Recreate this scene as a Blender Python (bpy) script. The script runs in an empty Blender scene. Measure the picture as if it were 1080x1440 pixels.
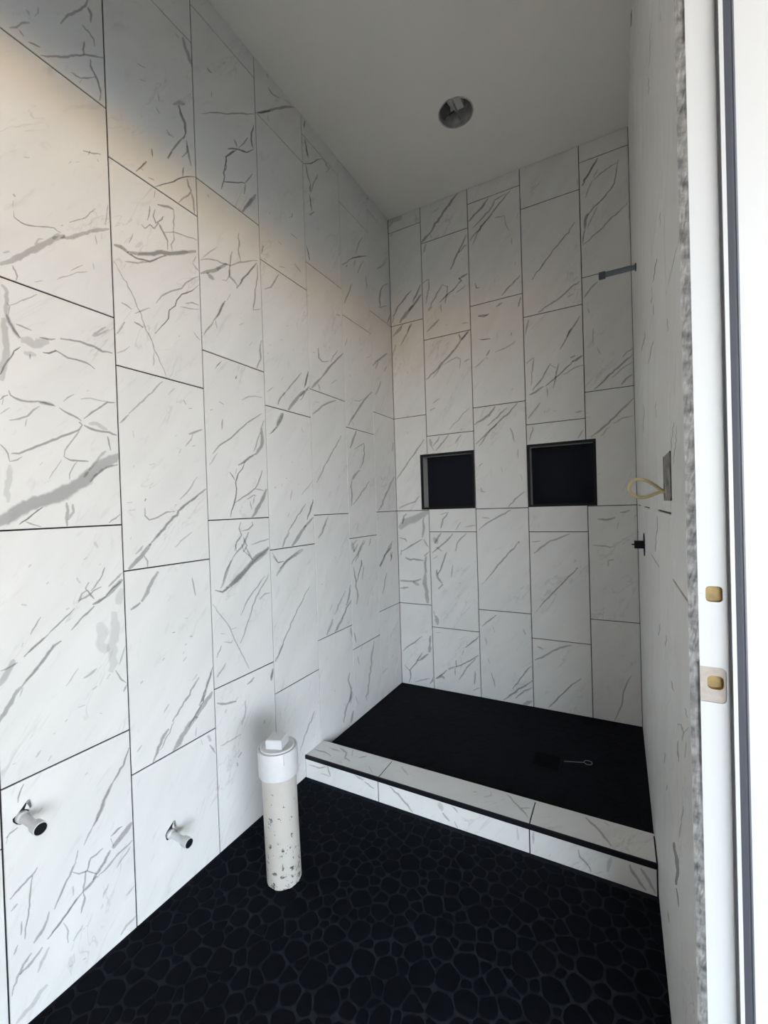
import bpy, bmesh, math, random
from mathutils import Vector, Matrix

# ------------------------------------------------------------------ camera / world / exposure
scene = bpy.context.scene
COL = scene.collection
scene.view_settings.view_transform = 'Standard'
scene.view_settings.look = 'None'
scene.view_settings.gamma = 1.0
scene.view_settings.use_curve_mapping = False
scene.view_settings.exposure = 0.0

FPX = 606.261                                   # focal length in pixels of the 1080 x 1440 frame
CAM = Vector((1.29611, -2.57296, 1.23864))
CF = Vector((-0.4762189, 0.87925898, -0.0109182))
CR = Vector((0.87904665, 0.47571711, -0.03114838))
CU = Vector((0.02219352, 0.02443106, 0.99945514))
cd = bpy.data.cameras.new('camera')
cd.sensor_fit = 'VERTICAL'; cd.sensor_height = 36.0; cd.lens = FPX / 1440 * 36.0
cd.clip_start = 0.01
cam = bpy.data.objects.new('camera', cd)
M = Matrix((CR, CU, -CF)).transposed().to_4x4(); M.translation = CAM
cam.matrix_world = M
COL.objects.link(cam); scene.camera = cam

SKY_STRENGTH = 22.0
world = bpy.data.worlds.new('sky'); scene.world = world
world.use_nodes = True
nt = world.node_tree; nt.nodes.clear()
wo = nt.nodes.new('ShaderNodeOutputWorld'); bg = nt.nodes.new('ShaderNodeBackground')
tc = nt.nodes.new('ShaderNodeTexCoord'); sx = nt.nodes.new('ShaderNodeSeparateXYZ')
rp = nt.nodes.new('ShaderNodeValToRGB')
nt.links.new(tc.outputs['Generated'], sx.inputs[0])
mz = nt.nodes.new('ShaderNodeMapRange')            # -0.25 .. 0.25 of the direction's height -> 0 .. 1
mz.inputs['From Min'].default_value = -0.25; mz.inputs['From Max'].default_value = 0.25
nt.links.new(sx.outputs['Z'], mz.inputs['Value']); nt.links.new(mz.outputs[0], rp.inputs[0])
cr = rp.color_ramp                                  # sunlit sandy ground below the horizon, hazy warm horizon, pale sky above
cr.elements[0].position = 0.0; cr.elements[0].color = (0.80, 0.60, 0.40, 1)
cr.elements[1].position = 0.535; cr.elements[1].color = (0.77, 0.89, 1.0, 1)
e = cr.elements.new(0.46); e.color = (1.0, 0.70, 0.38, 1)
e = cr.elements.new(0.503); e.color = (1.05, 0.80, 0.50, 1)
nt.links.new(rp.outputs[0], bg.inputs[0]); bg.inputs[1].default_value = SKY_STRENGTH
nt.links.new(bg.outputs[0], wo.inputs[0])

# daylight enters through the doorway: a sampling portal standing in the opening (gives off no light itself)
DOOR_Y0, DOOR_Y1, DOOR_H = -1.845, -3.245, 2.365  # near side is out of view, widened to let in more daylight
pl = bpy.data.lights.new('doorway_portal', 'AREA'); pl.shape = 'RECTANGLE'
pl.size = DOOR_Y0 - DOOR_Y1; pl.size_y = DOOR_H
pl.cycles.is_portal = True
po = bpy.data.objects.new('doorway_portal', pl)
po.location = (1.56, (DOOR_Y0 + DOOR_Y1) / 2, DOOR_H / 2)
po.rotation_euler = Vector((-1, 0, 0)).to_track_quat('-Z', 'Z').to_euler()
COL.objects.link(po)
ROOM_Y = -3.65                                  # wall behind the camera

# ------------------------------------------------------------------ helpers
RND = random.Random(7)
W = 1.386          # width of the room
CEIL = 3.143
PAN_Z = 0.058
CURB_Z = 0.104
CURB_Y0, CURB_Y1 = -0.886, -1.020

def frame(ux, uy, un, org):
    m = Matrix((ux, uy, un)).transposed().to_4x4(); m.translation = org
    return m
R_SKEW = 0.0033
rl = math.sqrt(1 + R_SKEW ** 2)
PL = {
    'L': frame(Vector((0, 1, 0)), Vector((0, 0, 1)), Vector((1, 0, 0)), Vector((0, 0, 0))),
    'B': frame(Vector((1, 0, 0)), Vector((0, 0, 1)), Vector((0, -1, 0)), Vector((0, 0, 0))),
    'R': frame(Vector((-R_SKEW, -1, 0)) / rl, Vector((0, 0, 1)), Vector((-1, R_SKEW, 0)) / rl, Vector((W, 0, 0))),
    'T': frame(Vector((1, 0, 0)), Vector((0, 1, 0)), Vector((0, 0, 1)), Vector((0, 0, CURB_Z))),
    'F': frame(Vector((1, 0, 0)), Vector((0, 0, 1)), Vector((0, -1, 0)), Vector((0, CURB_Y1, 0))),
}
PLI = {k: m.inverted() for k, m in PL.items()}

def on_plane(k, u, v):
    """photo pixel -> (u, v) on the wall or curb face that the mark lies on"""
    d = CF + CR * ((u - 540) / FPX) + CU * ((720 - v) / FPX)
    o = PLI[k] @ CAM
    dl = PLI[k].to_3x3() @ d
    t = -o.z / dl.z
    p = o + dl * t
    return p.x, p.y

def link(name, me, mat=None, parent=None, loc=None):
    o = bpy.data.objects.new(name, me)
    COL.objects.link(o)
    if mat is not None and me is not None and not me.materials: me.materials.append(mat)
    if parent is not None: o.parent = parent
    if loc is not None: o.location = loc
    return o

def empty(name, loc, label=None, cat=None, group=None):
    o = bpy.data.objects.new(name, None); COL.objects.link(o); o.location = loc
    o.empty_display_size = 0.05
    if label: tag(o, label, cat, group)
    return o

def tag(o, label=None, cat=None, group=None, kind=None):
    if label: o['label'] = label
    if cat: o['category'] = cat
    if group: o['group'] = group
    if kind: o['kind'] = kind
    return o

def mesh(name, verts, faces, smooth=False):
    me = bpy.data.meshes.new(name); me.from_pydata(verts, [], faces); me.update()
    if smooth:
        for p in me.polygons: p.use_smooth = True
    return me

class MB:
    def __init__(s): s.v = []; s.f = []
    def box(s, a, b):
        x0, y0, z0 = a; x1, y1, z1 = b; n = len(s.v)
        s.v += [(x0,y0,z0),(x1,y0,z0),(x1,y1,z0),(x0,y1,z0),(x0,y0,z1),(x1,y0,z1),(x1,y1,z1),(x0,y1,z1)]
        s.f += [tuple(n+i for i in q) for q in ((0,3,2,1),(4,5,6,7),(0,1,5,4),(1,2,6,5),(2,3,7,6),(3,0,4,7))]
        return s
    def lathe(s, prof, n=32, close=True):
        b = len(s.v)
        for r, z in prof:
            for i in range(n):
                a = 2*math.pi*i/n; s.v.append((r*math.cos(a), r*math.sin(a), z))
        for j in range(len(prof)-1):
            for i in range(n):
                k = (i+1) % n
                s.f.append((b+j*n+i, b+j*n+k, b+(j+1)*n+k, b+(j+1)*n+i))
        if close:
            s.f.append(tuple(b+i for i in reversed(range(n))))
            s.f.append(tuple(b+(len(prof)-1)*n+i for i in range(n)))
        return s
    def tube(s, pts, r, n=10):
        pts = [Vector(p) for p in pts]; b = len(s.v)
        up = Vector((0, 0, 1))
        for i, p in enumerate(pts):
            t = (pts[min(i+1, len(pts)-1)] - pts[max(i-1, 0)]).normalized()
            a = t.cross(up)
            if a.length < 0.1: a = t.cross(Vector((1, 0, 0)))
            a.normalize(); c = t.cross(a)
            for k in range(n):
                q = 2*math.pi*k/n
                s.v.append(tuple(p + (a*math.cos(q) + c*math.sin(q))*r))
        for i in range(len(pts)-1):
            for k in range(n):
                l = (k+1) % n
                s.f.append((b+i*n+k, b+i*n+l, b+(i+1)*n+l, b+(i+1)*n+k))
        s.f.append(tuple(b+k for k in reversed(range(n))))
        s.f.append(tuple(b+(len(pts)-1)*n+k for k in range(n)))
        return s
    def prism(s, poly, z0, z1):
        n = len(poly); b = len(s.v)
        s.v += [(x, y, z0) for x, y in poly] + [(x, y, z1) for x, y in poly]
        s.f.append(tuple(b+i for i in reversed(range(n)))); s.f.append(tuple(b+n+i for i in range(n)))
        for i in range(n):
            k = (i+1) % n; s.f.append((b+i, b+k, b+n+k, b+n+i))
        return s
    def me(s, name, smooth=False): return mesh(name, s.v, s.f, smooth)
    def build(s, name, mat, parent=None, loc=None, smooth=False):
        o = link(name, s.me(name, smooth), mat, parent, loc)
        if smooth:
            try: o.data.set_sharp_from_angle(angle=math.radians(40))
            except Exception: pass
        return o

# ------------------------------------------------------------------ materials
def new_mat(name):
    m = bpy.data.materials.new(name); m.use_nodes = True
    return m, m.node_tree, m.node_tree.nodes['Principled BSDF']

def simple(name, col, rough=0.5, metal=0.0, spec=0.5, noise=0.0, nscale=30.0, bump=0.0):
    m, t, b = new_mat(name)
    b.inputs['Base Color'].default_value = (*col, 1); b.inputs['Roughness'].default_value = rough
    b.inputs['Metallic'].default_value = metal; b.inputs['Specular IOR Level'].default_value = spec
    if noise or bump:
        c = t.nodes.new('ShaderNodeTexCoord'); n = t.nodes.new('ShaderNodeTexNoise')
        n.inputs['Scale'].default_value = nscale; n.inputs['Detail'].default_value = 6
        t.links.new(c.outputs['Object'], n.inputs['Vector'])
        if noise:
            r = t.nodes.new('ShaderNodeValToRGB')
            r.color_ramp.elements[0].position = 0.3; r.color_ramp.elements[1].position = 0.7
            r.color_ramp.elements[0].color = (*[max(0, x*(1-noise)) for x in col], 1)
            r.color_ramp.elements[1].color = (*[min(1, x*(1+noise)) for x in col], 1)
            t.links.new(n.outputs['Fac'], r.inputs[0]); t.links.new(r.outputs[0], b.inputs['Base Color'])
        if bump:
            bp = t.nodes.new('ShaderNodeBump'); bp.inputs['Strength'].default_value = bump
            bp.inputs['Distance'].default_value = 0.002
            t.links.new(n.outputs['Fac'], bp.inputs['Height']); t.links.new(bp.outputs[0], b.inputs['Normal'])
    return m

TILE_COL = (0.77, 0.768, 0.758)
def marble():
    m, t, b = new_mat('marble_tile'); N = t.nodes.new; L = t.links.new
    b.inputs['Roughness'].default_value = 0.42; b.inputs['Specular IOR Level'].default_value = 0.35
    c = N('ShaderNodeTexCoord'); oi = N('ShaderNodeObjectInfo')
    mu = N('ShaderNodeVectorMath'); mu.operation = 'SCALE'; mu.inputs[0].default_value = (37.0, 53.0, 71.0)
    L(oi.outputs['Random'], mu.inputs['Scale'])
    mp = N('ShaderNodeMapping'); mp.inputs['Rotation'].default_value = (0, 0, math.radians(-52))
    mp.inputs['Scale'].default_value = (1, 1, 1)
    L(c.outputs['Object'], mp.inputs['Vector'])
    sc = N('ShaderNodeVectorMath'); sc.operation = 'MULTIPLY'; sc.inputs[1].default_value = (1.0, 3.6, 1.0)
    L(mp.outputs[0], sc.inputs[0])
    ad = N('ShaderNodeVectorMath'); ad.operation = 'ADD'; L(sc.outputs[0], ad.inputs[0]); L(mu.outputs[0], ad.inputs[1])
    def noise(scale, det, dist, rough=0.5, src=ad):
        n = N('ShaderNodeTexNoise'); n.inputs['Scale'].default_value = scale; n.inputs['Detail'].default_value = det
        n.inputs['Distortion'].default_value = dist; n.inputs['Roughness'].default_value = rough
        L(src.outputs[0], n.inputs['Vector']); return n
    def ramp(src, pts):
        r = N('ShaderNodeValToRGB'); el = r.color_ramp.elements
        el[0].position, v0 = pts[0]; el[0].color = (v0, v0, v0, 1)
        el[1].position, v1 = pts[-1]; el[1].color = (v1, v1, v1, 1)
        for p, v in pts[1:-1]: q = el.new(p); q.color = (v, v, v, 1)
        L(src, r.inputs[0]); return r.outputs[0]
    cloud = ramp(noise(3.0, 5, 0.4).outputs['Fac'], [(0.30, 1.0), (0.72, 0.92)])
    blot = ramp(noise(11.0, 6, 0.8, 0.6).outputs['Fac'], [(0.60, 0.0), (0.76, 0.32)])
    thin = ramp(noise(2.6, 4, 1.2, 0.55).outputs['Fac'], [(0.485, 0.0), (0.5, 0.45), (0.515, 0.0)])
    mask = ramp(noise(2.0, 2, 0.0).outputs['Fac'], [(0.52, 0.0), (0.64, 1.0)])
    mm = N('ShaderNodeMath'); mm.operation = 'MULTIPLY'; L(thin, mm.inputs[0]); L(mask, mm.inputs[1])
    mx = N('ShaderNodeMath'); mx.operation = 'MAXIMUM'; L(mm.outputs[0], mx.inputs[0]); L(blot, mx.inputs[1])
    base = N('ShaderNodeMix'); base.data_type = 'RGBA'; base.blend_type = 'MULTIPLY'; base.inputs[0].default_value = 1
    base.inputs[6].default_value = (*TILE_COL, 1); L(cloud, base.inputs[7])
    fin = N('ShaderNodeMix'); fin.data_type = 'RGBA'; L(mx.outputs[0], fin.inputs[0])
    L(base.outputs[2], fin.inputs[6]); fin.inputs[7].default_value = (0.42, 0.42, 0.42, 1)
    L(fin.outputs[2], b.inputs['Base Color'])
    return m

def vein_mat():
    m, t, b = new_mat('marble_vein'); N = t.nodes.new; L = t.links.new
    b.inputs['Base Color'].default_value = (0.29, 0.29, 0.295, 1)
    b.inputs['Roughness'].default_value = 0.42; b.inputs['Specular IOR Level'].default_value = 0.35
    uv = N('ShaderNodeUVMap'); uv.uv_map = 'UVMap'
    sp = N('ShaderNodeSeparateXYZ'); L(uv.outputs[0], sp.inputs[0])
    def math_(op, a, bb=None):
        n = N('ShaderNodeMath'); n.operation = op
        for i, x in enumerate((a, bb)):
            if x is None: continue
            if isinstance(x, (int, float)): n.inputs[i].default_value = x
            else: L(x, n.inputs[i])
        return n.outputs[0]
    prof = math_('SUBTRACT', 1.0, math_('ABSOLUTE', math_('SUBTRACT', math_('MULTIPLY', sp.outputs['Y'], 2.0), 1.0)))
    tc = N('ShaderNodeTexCoord')
    n = N('ShaderNodeTexNoise'); n.inputs['Scale'].default_value = 70; n.inputs['Detail'].default_value = 5
    n.inputs['Roughness'].default_value = 0.65
    L(tc.outputs['Object'], n.inputs['Vector'])
    pr = math_('ADD', prof, math_('MULTIPLY', math_('SUBTRACT', n.outputs['Fac'], 0.5), 0.9))
    mr = N('ShaderNodeMapRange'); mr.interpolation_type = 'SMOOTHSTEP'
    mr.inputs['From Min'].default_value = 0.0; mr.inputs['From Max'].default_value = 0.9
    L(pr, mr.inputs['Value'])
    at = N('ShaderNodeAttribute'); at.attribute_name = 'strength'
    L(math_('MULTIPLY', mr.outputs[0], at.outputs['Fac']), b.inputs['Alpha'])
    return m

MARBLE = marble(); VEIN = vein_mat()
GROUT = simple('black_grout', (0.012, 0.012, 0.014), 0.9)
PLASTER = simple('ceiling_paint', (0.86, 0.855, 0.82), 0.9, spec=0.2, bump=0.25, nscale=180)
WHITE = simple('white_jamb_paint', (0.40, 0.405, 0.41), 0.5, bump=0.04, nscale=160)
PVC = None
BLACK = simple('black_trim_metal', (0.008, 0.008, 0.011), 0.45, spec=0.2)

# ------------------------------------------------------------------ tiles
GAP = 0.0020
TILES = {k: [] for k in PL}            # plane -> [(u0,u1,v0,v1,obj)]
_cache = {}
def tile_mesh(w, h, holes=()):
    key = (round(w, 4), round(h, 4))
    if not holes and key in _cache: return _cache[key]
    t = 0.009; c = 0.0009
    if not holes:
        a, b = w/2, h/2
        v = [(-a,-b,-t),(a,-b,-t),(a,b,-t),(-a,b,-t),(-a,-b,-c),(a,-b,-c),(a,b,-c),(-a,b,-c),
             (-a+c,-b+c,0),(a-c,-b+c,0),(a-c,b-c,0),(-a+c,b-c,0)]
        f = [(0,3,2,1),(8,9,10,11)]
        for i in range(4):
            k = (i+1) % 4; f += [(i,k,4+k,4+i),(4+i,4+k,8+k,8+i)]
        me = mesh('tile', v, f); me.materials.append(MARBLE); _cache[key] = me
        return me
    xs = sorted({-w/2, w/2, *[min(max(x, -w/2), w/2) for h_ in holes for x in h_[:2]]})
    ys = sorted({-h/2, h/2, *[min(max(y, -h/2), h/2) for h_ in holes for y in h_[2:]]})
    def keep(i, j):
        if i < 0 or j < 0 or i >= len(xs)-1 or j >= len(ys)-1: return False
        x = (xs[i]+xs[i+1])/2; y = (ys[j]+ys[j+1])/2
        return not any(a < x < b and c_ < y < d for a, b, c_, d in holes)
    m = MB()
    def q(p): n = len(m.v); m.v.extend(p); m.f.append((n, n+1, n+2, n+3))
    for i in range(len(xs)-1):
        for j in range(len(ys)-1):
            if not keep(i, j): continue
            x0, x1, y0, y1 = xs[i], xs[i+1], ys[j], ys[j+1]
            q([(x0,y0,0),(x1,y0,0),(x1,y1,0),(x0,y1,0)])
            if not keep(i-1, j): q([(x0,y0,-t),(x0,y0,0),(x0,y1,0),(x0,y1,-t)])
            if not keep(i+1, j): q([(x1,y0,0),(x1,y0,-t),(x1,y1,-t),(x1,y1,0)])
            if not keep(i, j-1): q([(x0,y0,0),(x0,y0,-t),(x1,y0,-t),(x1,y0,0)])
            if not keep(i, j+1): q([(x0,y1,-t),(x0,y1,0),(x1,y1,0),(x1,y1,-t)])
    me = m.me('tile'); me.materials.append(MARBLE)
    return me

def add_tile(k, wall, u0, u1, v0, v1, holes=()):
    u0 += GAP; u1 -= GAP; v0 += GAP; v1 -= GAP
    if u1-u0 < 0.012 or v1-v0 < 0.012: return
    cu, cv = (u0+u1)/2, (v0+v1)/2
    hs = [(a-cu, b-cu, c-cv, d-cv) for a, b, c, d in holes if a < u1 and b > u0 and c < v1 and d > v0]
    o = link('tile', tile_mesh(u1-u0, v1-v0, hs), None, wall, (cu, cv, 0))
    TILES[k].append((u0, u1, v0, v1, o))
    return o

TW, TH = 0.308, 0.613
SET1, SET2 = 3.050, 2.911
def seams(top, z0, z1):
    zs = [z1]; z = top
    while z > z0 + 0.012:
        if z < z1 - 0.012: zs.append(z)
        z -= TH
    zs.append(z0)
    return zs

def slab(name, k, rects, depth=0.05, front=-0.0035):
    m = MB()
    for u0, u1, v0, v1 in rects: m.box((u0, v0, front-depth), (u1, v1, front))
    o = m.build(name, GROUT); o.matrix_world = PL[k]
    tag(o, kind='structure')
    return o

# left wall -----------------------------------------------------------------
wall_left = slab('wall_left', 'L', [(ROOM_Y, 0.05, -0.05, CEIL)])
y = -0.2769; edges = [0.0, y]
while y > ROOM_Y: y -= TW; edges.append(max(y, ROOM_Y))
for i in range(len(edges)-1):
    z0 = PAN_Z if edges[i+1] > -0.9 else 0.0
    zs = seams(SET1 if i % 2 == 0 else SET2, z0, CEIL)
    for a, b in zip(zs, zs[1:]): add_tile('L', wall_left, edges[i+1], edges[i], b, a)
# back wall -----------------------------------------------------------------
NICHES = [(0.1825, 0.5350, 1.2165, 1.5690), (0.8465, 1.2015, 1.2145, 1.5695)]
nb = [(-0.05, W+0.05, -0.05, 1.2145), (-0.05, W+0.05, 1.5695, CEIL),
      (-0.05, 0.1825, 1.2145, 1.5695), (0.535, 0.8465, 1.2145, 1.5695), (1.2015, W+0.05, 1.2145, 1.5695)]
wall_back = slab('wall_back', 'B', nb)
bx = [0.0, 0.2303, 0.2303+TW, 0.2303+2*TW, 0.2303+3*TW, W]
for i in range(5):
    zs = seams(SET1 if i % 2 == 0 else SET2, PAN_Z, CEIL)
    for a, b in zip(zs, zs[1:]): add_tile('B', wall_back, bx[i], bx[i+1], b, a, NICHES)
# right wall ----------------------------------------------------------------
END_U = 1.842
wr = [(-0.05, 1.8235, -0.05, CEIL), (-DOOR_Y1+0.022, -ROOM_Y, -0.05, CEIL), (1.8235, -DOOR_Y1+0.022, DOOR_H+0.02, CEIL)]
wall_right = slab('wall_right', 'R', wr, depth=0.135)
ru = [0.0, 0.107, 0.107+TW, 0.107+2*TW, 0.107+3*TW, 0.107+4*TW, 0.107+5*TW, END_U]
for i in range(7):
    z0 = PAN_Z if ru[i+1] < 0.95 else 0.0
    if i == 6:
        zj = [on_plane('R', 957.5, 322)[1], on_plane('R', 971, 852)[1]]
        zs = [CEIL, zj[0]+2*TH, zj[0]+TH, zj[0], zj[1], zj[1]-TH, z0]
        zs = [z for z in zs if z0 <= z <= CEIL]
    else:
        zs = seams(SET1 if i % 2 == 1 else SET2, z0, CEIL)
    for a, b in zip(zs, zs[1:]): add_tile('R', wall_right, ru[i], ru[i+1], b, a)
# near wall behind the camera, ceiling --------------------------------------
wf = MB().box((-0.05, ROOM_Y-0.1, -0.05), (W+0.14, ROOM_Y, CEIL)).build('wall_front', PLASTER); tag(wf, kind='structure')
LX, LY, LR = 0.648, -0.518, 0.083
m = MB(); x0, x1, y0, y1 = -0.05, W+0.14, ROOM_Y-0.1, 0.06
angs = sorted([2*math.pi*i/48 for i in range(48)] + [math.atan2(y-LY, x-LX) % (2*math.pi) for x in (x0, x1) for y in (y0, y1)])
for a in angs:
    c, s = math.cos(a), math.sin(a)
    t = min(((x1-LX)/c if c > 1e-9 else (x0-LX)/c if c < -1e-9 else 1e9), ((y1-LY)/s if s > 1e-9 else (y0-LY)/s if s < -1e-9 else 1e9))
    m.v += [(LX+LR*c, LY+LR*s, CEIL), (LX+t*c, LY+t*s, CEIL), (LX+LR*c, LY+LR*s, CEIL+0.013)]
n = len(angs)
for i in range(n):
    k = (i+1) % n
    m.f += [(3*i, 3*k, 3*k+1, 3*i+1), (3*i, 3*i+2, 3*k+2, 3*k)]
ceiling = m.build('ceiling', PLASTER); tag(ceiling, kind='structure')

# ------------------------------------------------------------------ floor with cut pebbles
def pebble_mat():
    m, t, b = new_mat('black_pebble'); N = t.nodes.new; L = t.links.new
    b.inputs['Roughness'].default_value = 0.75; b.inputs['Specular IOR Level'].default_value = 0.07
    oi = N('ShaderNodeObjectInfo'); c = N('ShaderNodeTexCoord')
    n = N('ShaderNodeTexNoise'); n.inputs['Scale'].default_value = 26; n.inputs['Detail'].default_value = 3
    L(c.outputs['Object'], n.inputs['Vector'])
    r = N('ShaderNodeValToRGB'); r.color_ramp.elements[0].position = 0.3; r.color_ramp.elements[1].position = 0.75
    r.color_ramp.elements[0].color = (0.0020, 0.0028, 0.0050, 1); r.color_ramp.elements[1].color = (0.0042, 0.0055, 0.0090, 1)
    L(n.outputs['Fac'], r.inputs[0]); L(r.outputs[0], b.inputs['Base Color'])
    return m
PEBBLE = pebble_mat()
FLOOR_GROUT = simple('charcoal_floor_grout', (0.020, 0.0225, 0.029), 0.9, spec=0.05, noise=0.35, nscale=40)
PAN_GROUT = simple('black_shower_grout', (0.0065, 0.0075, 0.0105), 0.9, spec=0.1)
PANPEB = simple('black_shower_pebble', (0.0050, 0.0060, 0.0090), 0.8, spec=0.1)

def voronoi(x0, x1, y0, y1, r, rnd):
    pts = []; cell = {}
    def ok(x, y, rr):
        gx, gy = int(x/r), int(y/r)
        for a in range(gx-2, gx+3):
            for b in range(gy-2, gy+3):
                for px, py, pr in cell.get((a, b), ()):
                    if (px-x)**2 + (py-y)**2 < (0.5*(rr+pr))**2: return False
        return True
    area = (x1-x0)*(y1-y0)
    for phase, tries in ((1.5, int(area/r/r*4)), (1.0, int(area/r/r*14)), (0.72, int(area/r/r*14))):
        for _ in range(tries):
            x = rnd.uniform(x0, x1); y = rnd.uniform(y0, y1); rr = r*phase*rnd.uniform(0.85, 1.1)
            if ok(x, y, rr):
                pts.append((x, y, rr)); cell.setdefault((int(x/r), int(y/r)), []).append((x, y, rr))
    out = []
    for i, (x, y, rr) in enumerate(pts):
        poly = [(x0, y0), (x1, y0), (x1, y1), (x0, y1)]
        gx, gy = int(x/r), int(y/r); near = []
        for a in range(gx-3, gx+4):
            for b in range(gy-3, gy+4): near += cell.get((a, b), [])
        near.sort(key=lambda p: (p[0]-x)**2+(p[1]-y)**2)
        for px, py, pr in near[1:26]:
            dx, dy = px-x, py-y; d2 = dx*dx+dy*dy
            tt = 0.5 + (rr*rr-pr*pr)*0.16/d2          # larger stones claim more room
            mx, my = x+dx*tt, y+dy*tt; res = []
            for j in range(len(poly)):
                A, B = poly[j], poly[(j+1) % len(poly)]
                da = (A[0]-mx)*dx+(A[1]-my)*dy; db = (B[0]-mx)*dx+(B[1]-my)*dy
                if da <= 0: res.append(A)
                if da*db < 0:
                    s = da/(da-db); res.append((A[0]+(B[0]-A[0])*s, A[1]+(B[1]-A[1])*s))
            poly = res
            if len(poly) < 3: break
        if len(poly) >= 3: out.append(poly)
    return out

def pebble_geo(poly, gap, z, rnd):
    cx = sum(p[0] for p in poly)/len(poly); cy = sum(p[1] for p in poly)/len(poly)
    # drop tiny edges, round corners, then inset
    q = [p for i, p in enumerate(poly) if (p[0]-poly[i-1][0])**2+(p[1]-poly[i-1][1])**2 > 0.004**2]
    if len(q) < 3: return None
    for it in range(1):
        r = []
        for i in range(len(q)):
            a, b = q[i], q[(i+1) % len(q)]
            r += [(a[0]*.79+b[0]*.21, a[1]*.79+b[1]*.21), (a[0]*.21+b[0]*.79, a[1]*.21+b[1]*.79)]
        q = r
    rad = sum(math.hypot(p[0]-cx, p[1]-cy) for p in q)/len(q)
    if rad < 0.008: return None
    g = gap*rnd.uniform(0.6, 1.7)
    ring = []
    for px, py in q:
        d = math.hypot(px-cx, py-cy); s = max(0.3, (d-g)/d)*(1+rnd.uniform(-.03, .03)); ring.append(((px-cx)*s, (py-cy)*s))
    n = len(ring); b = 0.0018; hz = z + rnd.uniform(-0.0008, 0.0008)
    v = [(x, y, z-0.006) for x, y in ring] + [(x, y, hz-0.0014) for x, y in ring]
    v += [(x*(1-b/rad*1.2), y*(1-b/rad*1.2), hz) for x, y in ring]
    f = []
    for j in range(2):
        for i in range(n):
            k = (i+1) % n; f.append((j*n+i, j*n+k, (j+1)*n+k, (j+1)*n+i))
    f.append(tuple(2*n+i for i in range(n)))
    return cx, cy, v, f

floor = MB().box((-0.05, ROOM_Y, -0.06), (W+0.02, CURB_Y1+0.02, -0.0016)).build('floor', FLOOR_GROUT)
tag(floor, kind='structure')
def project(p):
    d = Vector(p)-CAM; z = d.dot(CF)
    return (540+FPX*d.dot(CR)/z, 720-FPX*d.dot(CU)/z, z) if z > 0.05 else (-1e4, -1e4, z)
rnd = random.Random(21)
cells = []
for poly in voronoi(0.002, W-0.002, ROOM_Y+0.01, CURB_Y1-0.012, 0.037, rnd):
    g = pebble_geo(poly, 0.0019, 0.0, rnd)
    if not g: continue
    cx, cy, v, f = g
    u, vv, z = project((cx, cy, 0))
    inside = -25 < u < 1105 and vv < 1465
    cells.append((0 if inside else 1, z, g))
cells.sort(key=lambda c: (c[0], c[1]))
far = MB()
for i, (_, _, (cx, cy, v, f)) in enumerate(cells):
    if i < 300:
        link('pebble', mesh('pebble', v, f), PEBBLE, floor, (cx, cy, 0))
    else:
        n = len(far.v); far.v += [(x+cx, y+cy, z) for x, y, z in v]; far.f += [tuple(n+k for k in q) for q in f]
o = far.build('pebbles', PEBBLE, floor); tag(o, kind='stuff')

pan = MB().box((-0.05, CURB_Y0-0.02, -0.05), (W+0.05, 0.05, PAN_Z-0.0012)).build('floor_shower', PAN_GROUT)
tag(pan, kind='structure')
DRX, DRY = 0.985, -0.515
rnd = random.Random(5); far = MB()
for poly in voronoi(0.002, W-0.002, CURB_Y0+0.003, -0.002, 0.041, rnd):
    g = pebble_geo(poly, 0.0020, PAN_Z, rnd)
    if not g: continue
    cx, cy, v, f = g
    if abs(cx-DRX) < 0.068 and abs(cy-DRY) < 0.068: continue
    n = len(far.v); far.v += [(x+cx, y+cy, z) for x, y, z in v]; far.f += [tuple(n+k for k in q) for q in f]
o = far.build('pebbles', PANPEB, pan); tag(o, kind='stuff')

# ------------------------------------------------------------------ shower curb
curb = empty('shower_curb', (0, 0, 0), 'low marble tiled curb with black edge strip between pebble floor and shower', 'curb')
MB().box((0.0, CURB_Y1+0.0022, 0.0), (W-0.004, CURB_Y0-0.0022, CURB_Z-0.0022)).build('curb_core', GROUT, curb)
def curb_tile(k, u0, u1, v0, v1):
    o = add_tile(k, curb, u0, u1, v0, v1)
    loc = o.location.copy(); o.matrix_local = PL[k] @ Matrix.Translation(loc)
for a, b in ((0.0, 0.3855), (0.3855, 0.9975), (0.9975, W-0.006)):
    curb_tile('T', a, b, CURB_Y1+0.004, CURB_Y0)
    curb_tile('F', a, b, 0.0, CURB_Z-0.0155)
MB().box((0.0005, CURB_Y1-0.0012, CURB_Z-0.0165), (W-0.005, CURB_Y1+0.006, CURB_Z+0.0006)).build('edge_strip', BLACK, curb)
MB().box((0.0005, CURB_Y0-0.0015, PAN_Z), (W-0.005, CURB_Y0+0.007, CURB_Z-0.001)).build('inner_tile', MARBLE, curb)

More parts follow.
